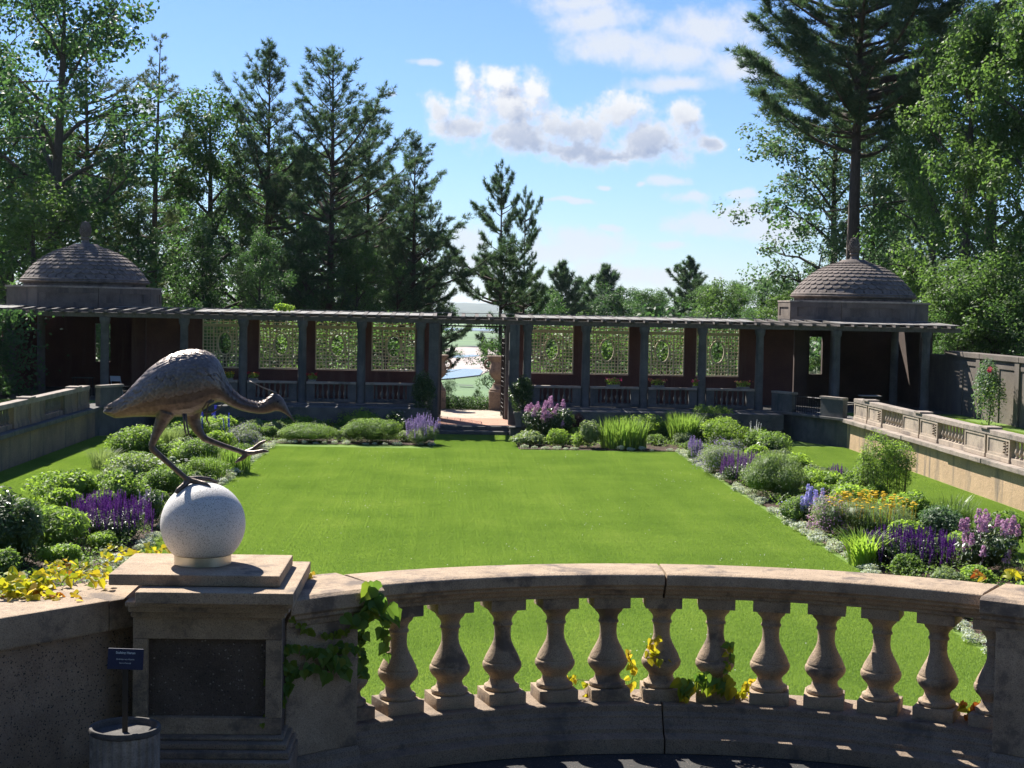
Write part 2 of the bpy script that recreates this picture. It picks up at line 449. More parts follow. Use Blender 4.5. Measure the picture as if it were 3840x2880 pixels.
M['ivy_young'] = leafmat('young_ivy_leaf', [(.14, .21, .035), (.19, .26, .04), (.24, .28, .05)], trans=.45)
M['vine_yellow'] = leafmat('yellow_vine_leaf', [(.48, .40, .05), (.60, .52, .08), (.40, .40, .05), (.62, .46, .10)], trans=.5, transc=(1.2, 1.1, .4))
M['vine_orange'] = leafmat('orange_vine_leaf', [(.45, .16, .03), (.5, .26, .05), (.35, .10, .03)], trans=.4, transc=(1.2, 1.0, .5))
for k, cs in {'f_purple': [(.10, .025, .20), (.15, .035, .27), (.20, .06, .32)], 'f_violet': [(.17, .07, .25), (.25, .11, .33), (.2, .08, .3)],
              'f_darkpurple': [(.055, .02, .13), (.085, .03, .19), (.07, .02, .10)], 'f_lavender': [(.33, .25, .48), (.42, .33, .56), (.30, .23, .40)],
              'f_blue': [(.07, .07, .50), (.10, .12, .62), (.05, .05, .38)], 'f_campan': [(.42, .40, .75), (.52, .50, .82), (.36, .34, .68)],
              'f_pink': [(.50, .26, .45), (.60, .36, .52), (.42, .22, .38)], 'f_yellow': [(.70, .48, .02), (.78, .55, .04), (.62, .40, .02)],
              'f_white': [(.72, .74, .70), (.80, .80, .76)], 'f_red': [(.55, .03, .04), (.65, .05, .06)], 'f_rose': [(.65, .05, .16), (.75, .09, .22)],
              'f_salmon': [(.60, .15, .10), (.65, .22, .14)]}.items():
    M[k] = leafmat(k.replace('f_', '') + '_petal', cs, trans=.3, transc=(1.1, 1.1, 1.1), rough=.7, spec=.1)
def barkmat(name, a, b_):
    m, t, b, o = newmat(name); v = coords(t)
    vv = vmath(t, 'MULTIPLY', v, (4, 4, .8))
    n = noise(t, vv, 3, 6, .7)
    t.links.new(ramp(t, n, [(.3, a), (.7, b_)]), b.inputs['Base Color']); b.inputs['Roughness'].default_value = .95
    bump(t, b, n, .8, .05)
    return m
M['bark'] = barkmat('bark', (.045, .037, .03), (.10, .085, .07))
M['bark_pine'] = barkmat('pine_bark', (.05, .036, .03), (.12, .085, .068))
M['stem'] = simple('stem', (.09, .08, .04), .8)

# ================================================================== the setting
def sstep(a, b, x):
    q = np.clip((x - a) / (b - a), 0, 1); return q * q * (3 - 2 * q)
MARSH = -45.0
def ground_z(x, y):
    x = np.asarray(x, float); y = np.asarray(y, float)
    left = 1 - sstep(-9.0, -4.0, x)
    right = sstep(15.0, 22.0, x)
    fall = np.clip(-(y - 74.0) * 0.08, MARSH, 0)
    fl = np.clip(-(y - 190.0) * 0.1, MARSH, 0)
    fr = np.clip(-(y - 140.0) * 0.08, MARSH, 0)
    z = fall * (1 - left) * (1 - right) + fl * left + fr * right
    near = sstep(67.2, 70.8, y)
    z = np.where(y < 72, -0.5 + 0.65 * near, z + 0.15)
    return np.maximum(z, MARSH)

def terrain():
    xs = np.unique(np.concatenate([np.linspace(-70, 70, 71), np.geomspace(70, 9000, 30), -np.geomspace(70, 9000, 30)]))
    ys = np.unique(np.concatenate([np.linspace(-20, 240, 131), np.geomspace(240, 11500, 40), -np.geomspace(20, 180, 6)]))
    X, Y = np.meshgrid(xs, ys)
    Z = ground_z(X, Y)
    Z = Z + np.where((Y > 76) & (Y < 220) & (Z > MARSH + 1), .12 * np.sin(X * 1.3) * np.cos(Y * .9), 0)
    v = np.stack([X, Y, Z], -1).reshape(-1, 3)
    nx, ny = len(xs), len(ys)
    i = np.arange(nx * ny).reshape(ny, nx)
    f = np.stack([i[:-1, :-1], i[:-1, 1:], i[1:, 1:], i[1:, :-1]], -1).reshape(-1)
    m, t, b, o = newmat('marsh_and_wood_floor')
    g = coords(t, world_=True)
    sp = N(t, 'ShaderNodeSeparateXYZ'); t.links.new(g, sp.inputs[0])
    low = maprange(t, sp.outputs[2], -40, -20)
    big = noise(t, vmath(t, 'MULTIPLY', g, (.25, 1, 1)), .012, 7, .62)
    marsh = ramp(t, big, [(.30, (.075, .125, .055)), (.47, (.105, .185, .062)), (.60, (.13, .215, .07)), (.70, (.10, .13, .06))])
    wood_ = ramp(t, noise(t, g, .35, 6, .6), [(.3, (.035, .045, .018)), (.7, (.085, .115, .035))])
    t.links.new(mixc(t, low, marsh, wood_), b.inputs['Base Color']); b.inputs['Roughness'].default_value = 1
    me = mesh_np('terrain', v, 4, m, faces=f)
    me.shade_smooth()
    struct(place('terrain', me, (0, 0, 0)))
terrain()

def sheet(name, pts, z, mat):
    me = bpy.data.meshes.new(name)
    me.from_pydata([(p[0], p[1], z) for p in pts], [], [tuple(range(len(pts)))])
    bm = bmesh.new(); bm.from_mesh(me)
    bmesh.ops.recalc_face_normals(bm, faces=bm.faces)
    if bm.faces[:][0].normal.z < 0: bmesh.ops.reverse_faces(bm, faces=bm.faces)
    bmesh.ops.triangulate(bm, faces=bm.faces)
    bm.to_mesh(me); bm.free(); me.materials.append(mat)
    return struct(place(name, me, (0, 0, 0)))
def watermat():
    m, t, b, o = newmat('tidal_water')
    b.inputs['Base Color'].default_value = (.10, .16, .24, 1); b.inputs['Roughness'].default_value = .12; b.inputs['IOR'].default_value = 1.33
    b.inputs['Specular IOR Level'].default_value = .8
    bump(t, b, noise(t, coords(t, world_=True), .15, 4), .1, .3)
    return m
M['water'] = watermat()
M['mud'] = stone('mud_flat', (.48, .40, .35), (.36, .30, .27), fine=.08, blotch=.02, bumps=.1, dist=.1, stain=(.30, .27, .26), world_=True)
def marsh_sheets():
    E = lambda pts, z: [onz(*c8(*p), z)[:2] for p in pts]
    sheet('mud_flat', E([(-900, 520), (150, 488), (330, 476), (480, 458), (735, 452), (1300, 446), (2400, 440), (2400, 590), (1300, 640), (900, 690), (720, 775), (400, 812), (-200, 850), (-900, 880)], MARSH + .6), MARSH + .6, M['mud'])
    sheet('water', E([(-900, 715), (330, 712), (560, 700), (735, 708), (760, 730), (720, 772), (400, 809), (-200, 846), (-900, 872)], MARSH + 1.0), MARSH + 1.0, M['water'])
    sheet('water', E([(-900, 560), (420, 548), (640, 540), (720, 548), (700, 560), (500, 575), (-900, 588)], MARSH + 1.0), MARSH + 1.0, M['water'])
    sheet('water', E([(-2500, 246), (330, 240), (930, 246), (3200, 262), (3200, 284), (930, 272), (330, 269), (-2500, 276)], MARSH + 1.0), MARSH + 1.0, M['water'])
    mg = simple('marsh_spit', (.085, .125, .04), 1.0, 0, .2, .05)
    sheet('marsh_spit', E([(-900, 500), (330, 503), (440, 508), (505, 528), (500, 540), (430, 545), (330, 566), (-900, 580)], MARSH + 1.6), MARSH + 1.6, mg)
    md = simple('marsh_bank', (.05, .05, .045), 1.0, 0, .2, .05)
    for k, q in enumerate([[(540, 346), (940, 352), (1500, 352), (1500, 362), (940, 361), (700, 352)], [(720, 279), (940, 281), (1500, 280), (1500, 289), (940, 290), (740, 286)],
                           [(470, 440), (680, 442), (740, 452), (690, 455), (500, 446)], [(480, 882), (650, 888), (640, 895), (490, 890)]]):
        sheet('creek_bank', E(q, MARSH + 1.3), MARSH + 1.3, md)
marsh_sheets()
def hills():
    m, t, b, o = newmat('far_wood')
    t.links.new(ramp(t, noise(t, coords(t, world_=True), .006, 6, .7), [(.3, (.03, .05, .03)), (.7, (.07, .10, .05))]), b.inputs['Base Color'])
    b.inputs['Roughness'].default_value = 1
    rng = np.random.default_rng(3)
    for Yc, D_, top, seed in ((9800, 800, 28.0, 1), (7200, 600, 10.0, 5), (4700, 420, -10.0, 9)):
        xs = np.linspace(-6500, 6500, 180); ys = np.linspace(-D_, D_, 13)
        X, Y = np.meshgrid(xs, ys)
        h = sum(a * np.sin(X * k + seed * j) for j, (a, k) in enumerate(((.22, .0011), (.16, .0027), (.10, .0061), (.08, .014), (.05, .031))))
        H = (top - MARSH) * np.clip(.78 + h, .25, 1.25)
        Z = MARSH + H * np.clip(1 - (Y / D_) ** 2, 0, 1) ** 1.1 - 1
        v = np.stack([X, Y + Yc, Z], -1).reshape(-1, 3)
        i = np.arange(180 * 13).reshape(13, 180)
        f = np.stack([i[:-1, :-1], i[:-1, 1:], i[1:, 1:], i[1:, :-1]], -1).reshape(-1)
        struct(place('hills', mesh_np('hills', v, 4, m, faces=f), (0, 0, 0)))
hills()

# lawn -----------------------------------------------------------------
LX, BX, WX = 7.15, 10.6, 13.8
def lawnmat():
    m, t, b, o = newmat('lawn_grass')
    v = coords(t, world_=True)
    n = mathn(t, 'ADD', mathn(t, 'MULTIPLY', noise(t, v, .55, 5, .6), .6), mathn(t, 'MULTIPLY', noise(t, v, 9, 5, .7), .4))
    c = ramp(t, n, [(.30, (.11, .185, .042)), (.5, (.145, .225, .05)), (.68, (.185, .265, .06))])
    c = mixc(t, .3, c, ramp(t, noise(t, v, 60, 3, .7), [(.3, (.6, .65, .6)), (.6, (1.1, 1.1, 1.1))]), 'MULTIPLY')
    t.links.new(c, b.inputs['Base Color']); b.inputs['Roughness'].default_value = 1; b.inputs['Specular IOR Level'].default_value = .1
    bump(t, b, noise(t, v, 70, 3, .7), .5, .02)
    return m
M['lawn'] = lawnmat()
def blademat():
    m, t, b, o = newmat('grass_blade')
    v = coords(t, world_=True); oi = N(t, 'ShaderNodeObjectInfo')
    stripe = noise(t, vmath(t, 'MULTIPLY', v, (.55, .06, 1)), 2.2, 3, .5)
    big = mathn(t, 'ADD', mathn(t, 'ADD', mathn(t, 'MULTIPLY', noise(t, v, .35, 4, .55), .40), mathn(t, 'MULTIPLY', stripe, .22)), mathn(t, 'MULTIPLY', mathn(t, 'ADD', noise(t, v, 5, 5, .75), noise(t, v, 30, 3, .7)), .20))
    c = ramp(t, big, [(.34, (.13, .225, .046)), (.44, (.17, .275, .056)), (.55, (.215, .325, .068)), (.68, (.30, .39, .10))])
    t.links.new(c, b.inputs['Base Color']); b.inputs['Roughness'].default_value = .6; b.inputs['Specular IOR Level'].default_value = .2
    tr = N(t, 'ShaderNodeBsdfTranslucent'); t.links.new(mixc(t, 1, c, (1.4, 1.35, .95), 'MULTIPLY'), tr.inputs[0])
    mx = N(t, 'ShaderNodeMixShader'); mx.inputs[0].default_value = .4
    t.links.new(b.outputs[0], mx.inputs[1]); t.links.new(tr.outputs[0], mx.inputs[2]); t.links.new(mx.outputs[0], o.inputs[0])
    return m
M['blade'] = blademat()
sheet('lawn', [(-WX, 4.0), (WX, 4.0), (WX, 60.7), (-WX, 60.7)], 0.0, M['lawn'])
sheet('bed_soil', [(-BX, 18), (-LX, 18), (-LX, 54.6), (-1.5, 54.6), (-1.5, 60.4), (-12, 60.4), (-BX, 57.2)], 0.02, M['soil'])
sheet('bed_soil', [(BX, 18), (LX, 18), (LX, 53.8), (1.5, 53.8), (1.5, 60.4), (12, 60.4), (BX, 57.2)], 0.02, M['soil'])

def scatter_grass():
    rng = np.random.default_rng(11)
    G = .5                                   # one turf square, laid edge to edge
    def turf(name, n, h, w):
        m_ = int(math.sqrt(n)); n = m_ * m_
        gx, gy = np.meshgrid((np.arange(m_) + .5) / m_ - .5, (np.arange(m_) + .5) / m_ - .5)
        p = np.stack([gx.ravel() * G, gy.ravel() * G, np.full(n, -.003)], 1) + rng.normal(0, G / m_ * .45, (n, 3)) * np.array([1, 1, 0])
        q = rng.uniform(0, 2 * PI, n); hh = h * rng.uniform(.6, 1.15, n); ww = w * rng.uniform(.7, 1.3, n)
        lean = np.stack([np.cos(q), np.sin(q), 0 * q], 1) * (hh * rng.uniform(.1, .7, n))[:, None]
        sd_ = np.stack([-np.sin(q), np.cos(q), 0 * q], 1) * ww[:, None]
        tip = p + lean; tip[:, 2] += hh
        return mesh_np(name, np.stack([p - sd_, p + sd_, tip], 1).reshape(-1, 3), 3, M['blade'])
    turf_ob = bpy.data.objects.new('turf', turf('turf', 1900, .028, .0042))
    cm = []
    for k in range(7):
        a = k * 2 * PI / 7
        cm += [(0, 0, .03), (.012 * math.cos(a), .012 * math.sin(a), .04), (.012 * math.cos(a + .9), .012 * math.sin(a + .9), .04)]
    clover_ob = bpy.data.objects.new('clover_head', mesh_np('clover_head', np.array(cm), 3, M['f_white'], rnd=np.zeros(7)))
    def gn(host, inst, turns):
        g = bpy.data.node_groups.new('scatter', 'GeometryNodeTree')
        g.interface.new_socket('Geometry', in_out='INPUT', socket_type='NodeSocketGeometry')
        g.interface.new_socket('Geometry', in_out='OUTPUT', socket_type='NodeSocketGeometry')
        gi = g.nodes.new('NodeGroupInput'); go = g.nodes.new('NodeGroupOutput')
        ip = g.nodes.new('GeometryNodeInstanceOnPoints')
        oi = g.nodes.new('GeometryNodeObjectInfo'); oi.inputs[0].default_value = inst
        ri = g.nodes.new('FunctionNodeRandomValue'); ri.data_type = 'INT'
        ri.inputs[4].default_value = 0; ri.inputs[5].default_value = 3
        mu = g.nodes.new('ShaderNodeMath'); mu.operation = 'MULTIPLY'; mu.inputs[1].default_value = PI / 2 * turns
        cx = g.nodes.new('ShaderNodeCombineXYZ')
        g.links.new(ri.outputs[2], mu.inputs[0]); g.links.new(mu.outputs[0], cx.inputs[2]); g.links.new(cx.outputs[0], ip.inputs['Rotation'])
        g.links.new(gi.outputs[0], ip.inputs['Points']); g.links.new(oi.outputs['Geometry'], ip.inputs['Instance'])
        g.links.new(ip.outputs[0], go.inputs[0])
        md = host.modifiers.new('scatter', 'NODES'); md.node_group = g
    def host(name, pts):
        me = bpy.data.meshes.new(name); me.from_pydata([tuple(p) for p in pts], [], []); me.materials.append(M['blade'])
        return place(name, me, (0, 0, 0))
    def squares(rects, z):
        out = []
        for (a, b, c, d) in rects:
            nx, ny = int((b - a) / G), int((d - c) / G)
            for i in range(nx):
                for j in range(ny): out.append((a + (i + .5) * G, c + (j + .5) * G, z))
        return out
    o = host('mown_grass', squares([(-7.0, 7.0, 10, 53.5), (-1.5, 1.5, 53.5, 59.5), (-13.75, -10.75, 30, 56.5), (10.75, 13.75, 26, 56.5)], .002))
    gn(o, turf_ob, 1)
    tag(o, 'short mown green grass covering the sunken garden floor', 'grass', kind='stuff')
    cl = []
    for k in range(1500):
        x, y = rng.uniform(-6.8, 6.8), rng.uniform(11, 52)
        if math.sin(x * 1.1 + 2) * math.cos(y * .43) + .4 * math.sin(x * 2.7 - y) > rng.uniform(-.2, 1.3): cl.append((x, y, .003))
    o2 = host('clover', cl)
    gn(o2, clover_ob, .3)
    tag(o2, 'tiny white clover heads dotted through the lawn', 'clover', kind='stuff')
    o3 = host('mown_grass', squares([(14.5, 18.5, 26, 59)], 1.056))
    gn(o3, turf_ob, 1)
    tag(o3, 'strip of grass on the raised walk beneath the grey boundary wall', 'grass', kind='stuff')
scatter_grass()

# raised walks, walls and floors ----------------------------------------
TZ = 1.05
sheet('raised_walk', [(13.95, 4), (26, 4), (26, 60.4), (13.95, 60.4)], TZ, M['lawn'])
sheet('raised_walk', [(-13.95, 4), (-26, 4), (-26, 60.4), (-13.95, 60.4)], TZ, M['lawn'])

# ================================================================== pergola and its walls
PILX = [2.13, 4.47, 6.80, 9.13, 11.45]
FLOORZ = TZ
def floors():
    b = MB().box(1.75, 30, 60.6, 74, -.3, TZ + .004).build('pergola_floor', M['old_stone'])
    struct(b)
    b = MB().box(-30, -1.75, 60.6, 74, -.3, TZ + .004).build('pergola_floor', M['old_stone']); struct(b)
    # entrance: two steps, threshold of quarry tiles, gravel drive
    st = thing('entrance_steps', 'two broad stone steps up from the lawn to the gate', 'steps', (0, 60, 0))
    MB().box(-1.42, 1.42, 59.5, 60.7, 0, .14).build('step', M['old_stone'], st, bevel=.012)
    MB().box(-1.38, 1.38, 60.05, 60.71, .14, .295).build('step', M['old_stone'], st, bevel=.012)
    f = struct(MB().box(-1.75, 1.75, 60.72, 64.6, -.3, .285).build('gate_floor', M['gravel']))
    k = 0
    tm = None
    for i in range(10):
        for j in range(11):
            x = -1.58 + i * .351; y = 60.92 + j * .34
            b = MB().box(x - .17, x + .17, y - .165, y + .165, .285, .302)
            if tm is None: tm = b.mesh('floor_tile', M['ftile'], bevel=.006)[0]
            place('floor_tile', tm, (x, y, .285), f)
    struct(MB().box(-40, 40, 64.61, 72.4, -.6, .29).build('gravel_drive', M['gravel']))
floors()

def retaining():
    for s in (1, -1):
        side = 'right' if s > 0 else 'left'
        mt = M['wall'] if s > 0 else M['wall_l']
        t = thing('retaining_wall', ('sunlit peeling tan' if s > 0 else 'stained, shade-darkened') + ' retaining wall with stone ledge along the garden\'s ' + side + ' side', 'wall', (s * 14, 40, 0))
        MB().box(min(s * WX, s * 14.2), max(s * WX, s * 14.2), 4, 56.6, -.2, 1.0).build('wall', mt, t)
        # ledge slabs
        y = 56.7; i = 0
        while y > 16:
            L = 3.5 + 1.0 * ((i * 37) % 10) / 10
            dx = .02 * ((i * 7) % 5 - 2) / 2
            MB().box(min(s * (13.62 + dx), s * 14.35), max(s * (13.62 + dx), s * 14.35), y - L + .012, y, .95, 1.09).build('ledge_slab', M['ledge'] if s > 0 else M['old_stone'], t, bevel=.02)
            y -= L; i += 1
        # end wall, cutting the corner below the pergola
        t2 = thing('retaining_wall', 'dark corner wall under the ' + side + ' pavilion end of the pergola', 'wall', (s * 13, 58, 0))
        MB().prism([(s * 11.9, 60.5), (s * 13.8, 56.3), (s * 14.2, 56.62), (s * 14.2, 60.56), (s * 11.9, 60.56)], -.2, 1.0).build('wall', M['old_stone'], t2)
        MB().prism([(s * 11.8, 60.3), (s * 13.6, 56.2), (s * 14.3, 56.75), (s * 14.3, 60.55), (s * 11.8, 60.55)], 1.0, 1.10).build('ledge_slab', M['old_stone'], t2, bevel=.015)
        # back wall of the bed
        t3 = thing('retaining_wall', 'low dark wall behind the flower bed ' + side + ' of the gate', 'wall', (s * 7, 60.4, 0))
        MB().box(min(s * 1.75, s * 11.9), max(s * 1.75, s * 11.9), 60.0, 60.595, -.2, .98).build('wall', M['old_stone'], t3)
        for k in range(5):
            a, b = s * (1.75 + k * 2.05), s * (1.75 + k * 2.05 + 2.03)
            MB().box(min(a, b), max(a, b), 59.94, 60.72, .98, 1.07).build('ledge_slab', M['old_stone'], t3, bevel=.012)
        # round water spouts
        for k, x in enumerate((3.4, 6.9)):
            MB().lathe([(.12, 0), (.15, .03), (.10, .10), (.05, .12)], 12).build('spout', M['old_stone'], t3)
            o = t3.children[-1]; o.rotation_euler = (PI / 2, 0, 0); o.location = Vector((s * x, 60.0, .72)) - t3.location
retaining()

BAL = [(.052, 0), (.052, .04), (.036, .06), (.034, .085), (.058, .15), (.064, .19), (.052, .25), (.036, .34), (.030, .44), (.034, .46), (.030, .48), (.048, .52), (.052, .53), (.052, .56)]
BALM = MB().lathe(BAL, 10).mesh('baluster', M['old_stone'], smooth=True, angle=40)[0]
BALP = MB().lathe(BAL, 12).mesh('baluster', M['panel'], smooth=True, angle=40)[0]
PWALLY = 64.2
def pergola():
    t = thing('pergola', 'long dark weathered pergola on stone columns across the end of the garden', 'pergola', (0, 61.2, TZ))
    xs = [s * x for s in (1, -1) for x in PILX + [14.55, 18.2]]
    col_ = [(.20, 0), (.20, .10), (.185, .13), (.185, .16), (.172, .19), (.168, 1.6), (.155, 2.95), (.17, 2.98), (.19, 3.03), (.205, 3.06), (.205, 3.12), (.215, 3.13), (.215, 3.24)]
    cm = MB().lathe(col_, 16).mesh('column', M['old_stone'], smooth=True, angle=35)[0]
    for x in xs: place('column', cm, (x, 61.2, TZ), t)
    for s in (1, -1):   # square gate piers next to the first columns
        MB().box(s * 1.60 - .2, s * 1.60 + .2, 61.0, 61.4, .29, 4.28).build('gate_pier', M['old_stone'], t, bevel=.02)
        MB().box(s * 1.46 - .10, s * 1.46 + .10, 63.9, 64.3, .29, 4.28).build('gate_jamb', M['old_stone'], t, bevel=.02)
    # beams, in lengths meeting over the columns
    ed = [-19.7, -18.2, -14.55, -11.45, -6.80, -2.13, 2.13, 6.80, 11.45, 14.55, 18.2, 19.55]
    for a, b in zip(ed[:-1], ed[1:]):
        MB().box(a + .004, b - .004, 61.06, 61.34, 4.285, 4.47).build('beam', M['beam'], t, bevel=.012)
        MB().box(a + .004, b - .004, 64.22, 64.42, 4.38, 4.56).build('beam', M['beam'], t, bevel=.012)
    # rafters from front to back, rising to the back
    rm = None
    n = 0
    x = -19.5
    while x < 19.45:
        b = MB()
        w_ = .075
        b.add([(-w_, -.42, -.01), (w_, -.42, -.01), (w_, 3.3, .10), (-w_, 3.3, .10), (-w_, -.42, .07), (w_, -.42, .07), (w_, 3.3, .225), (-w_, 3.3, .225),
               (-w_, -.16, -.03), (w_, -.16, -.03)],
              [(0, 1, 5, 4), (2, 3, 7, 6), (4, 5, 6, 7), (0, 8, 9, 1), (8, 3, 2, 9), (0, 4, 7, 3, 8), (1, 9, 2, 6, 5)])
        if rm is None: rm = b.mesh('rafter', M['rafter'], bevel=.008, origin=(0, 0, 0))[0]
        place('rafter', rm, (x, 61.2, 4.472), t, rot=(0, 0, random.uniform(-.02, .02)))
        x += .56; n += 1
    # long top battens
    for a, b in zip(ed[:-1], ed[1:]):
        MB().box(a + .003, b - .003, 64.04, 64.14, 4.685, 4.708).build('batten', M['lath'], t)
        MB().box(a + .003, b - .003, 60.82, 60.88, 4.548, 4.58).build('batten', M['rafter'], t)
    # boarding added beside the pavilions to keep sun off their walls
    for a, b in ((11.1, 14.5), (-18.5, -11.5)):
        n_ = int((b - a) / .29)
        for i in range(n_):
            x0 = a + (b - a) * i / n_
            MB().box(x0 + .004, x0 + (b - a) / n_ - .004, 61.35, 65.8, 4.40, 4.43).build('sun_block_board', M['beam'], t)
    # bleached laths between the rafters
    lm = None; lv = []
    x = -19.5; k = 0
    laths = []
    while x < 19.3:
        if abs(x + .28) > 1.7 and not (11.0 < x < 14.3) and not (-18.5 < x < -11.6):
            dens = 5 if x > 1 else 7
            for j in range(dens):
                laths.append((x + .09 + (j + .5) * (.38 / dens), .37 / dens * (.80 if x > 1 else .97)))
        x += .56
    laths.sort(key=lambda q: abs(q[0]))
    def lathbox(b, w):
        return b.add([(-w / 2, 0, 0), (w / 2, 0, 0), (w / 2, 2.66, .08), (-w / 2, 2.66, .08), (-w / 2, 0, .015), (w / 2, 0, .015), (w / 2, 2.66, .095), (-w / 2, 2.66, .095)],
                     [(0, 3, 2, 1), (4, 5, 6, 7), (0, 1, 5, 4), (1, 2, 6, 5), (2, 3, 7, 6), (3, 0, 4, 7)])
    cache = {}
    for i, (x, w) in enumerate(laths):
        if i < 300:
            kk = round(w, 4)
            if kk not in cache: cache[kk] = lathbox(MB(), w).mesh('lath', M['lath'], origin=(0, 0, 0))[0]
            place('lath', cache[kk], (x, 61.35, 4.565), t)
    rest = MB()
    for x, w in laths[300:]:
        n0 = len(rest.v); lathbox(rest, w)
        rest.v[n0:] = [(a + x, b + 61.35, c + 4.565) for a, b, c in rest.v[n0:]]
    if rest.v: rest.build('lath', M['lath'], t, kind='stuff')
pergola()

def rear_wall():
    t = thing('rear_wall', 'terracotta red wall with latticed windows behind the pergola columns', 'wall', (0, 64.1, .3))
    cx = [s * (a + b) / 2 for s in (1, -1) for a, b in zip(PILX[:-1], PILX[1:])]
    hw, z0, z1 = .92, 2.22, 4.37
    for s in (1, -1):
        c_ = sorted(abs(c) for c in cx if c * s > 0)
        ed = [1.57]
        for c in c_: ed += [c - hw, c + hw]
        ed.append(13.5)
        a, b = sorted((s * ed[0], s * ed[-1]))
        MB().box(a, b, PWALLY, PWALLY + .24, .2, z0).build('wall', M['red'], t)
        for k in range(0, len(ed), 2):
            a, b = sorted((s * ed[k], s * ed[k + 1]))
            MB().box(a, b, PWALLY, PWALLY + .24, z0, z1).build('wall_pier', M['red'], t)
    # one lattice: frame, slats cut by an oval opening
    W, H = hw * 2, z1 - z0 - .02
    pieces = []
    def sl_(name, x0, x1, zz0, zz1, dy=0.0, th=.02):
        pieces.append((name, MB().box(x0, x1, -.01 - th + dy, -.01 + dy, zz0, zz1).mesh(name, M['lattice'])))
    fr = .05
    sl_('rail', -hw, hw, 0, fr, th=.05); sl_('rail', -hw, hw, H - fr, H, th=.05)
    sl_('stile', -hw, -hw + fr, fr, H - fr, th=.05); sl_('stile', hw - fr, hw, fr, H - fr, th=.05)
    hz = H - .42
    sl_('rail', -hw + fr, hw - fr, hz, hz + .12, th=.04)
    oz, oa, ob = 1.02, .26, .44
    def span(lo, hi, blocked):
        if blocked is None or blocked[1] < lo or blocked[0] > hi: return [(lo, hi)]
        return [(lo, blocked[0]), (blocked[1], hi)]
    nx = 13
    for i in range(1, nx):
        x = -hw + fr + (W - 2 * fr) * i / nx
        w = .032 if i not in (3, nx - 3) else .06
        blk = None
        if abs(x) < oa: q = ob * math.sqrt(1 - (x / oa) ** 2); blk = (oz - q, oz + q)
        for a, b in span(fr, hz, blk): sl_('slat', x - w / 2, x + w / 2, a, b)
        if i % 2 == 0: sl_('slat', x - .02, x + .02, hz + .12, H - fr)
    nz_ = 12
    for j in range(1, nz_):
        z = fr + (hz - fr) * j / nz_
        blk = None
        if abs(z - oz) < ob: q = oa * math.sqrt(1 - ((z - oz) / ob) ** 2); blk = (-q, q)
        for a, b in span(-hw + fr, hw - fr, blk): sl_('slat', a, b, z - .015, z + .015, dy=.022)
    sl_('slat', -hw + fr, hw - fr, hz + .20, hz + .235, dy=.022)
    ring = MB(); n = 28
    for k in range(n):
        for rr, yy in ((1.0, -.06), (1.24, -.06), (1.24, .02), (1.0, .02)):
            a = 2 * PI * k / n; ring.v.append((oa * rr * math.cos(a), yy, oz + (ob + oa * (rr - 1)) * math.sin(a)))
    for k in range(n):
        k2 = (k + 1) % n
        for q in range(4): ring.f.append((k * 4 + q, k * 4 + (q + 1) % 4, k2 * 4 + (q + 1) % 4, k2 * 4 + q))
    pieces.append(('oval_ring', ring.mesh('oval_ring', M['lattice'])))
    base = MB().box(-hw, hw, .03, .10, -.05, .0).mesh('lattice_panel', M['lattice'])
    for c in cx:
        p = place('lattice_panel', base[0], (c, PWALLY + .10, z0 + .012), t)
        for nm, (me, o) in pieces:
            place(nm, me, (c + o[0], PWALLY + .10 + o[1], z0 + .012 + o[2]), p)
rear_wall()

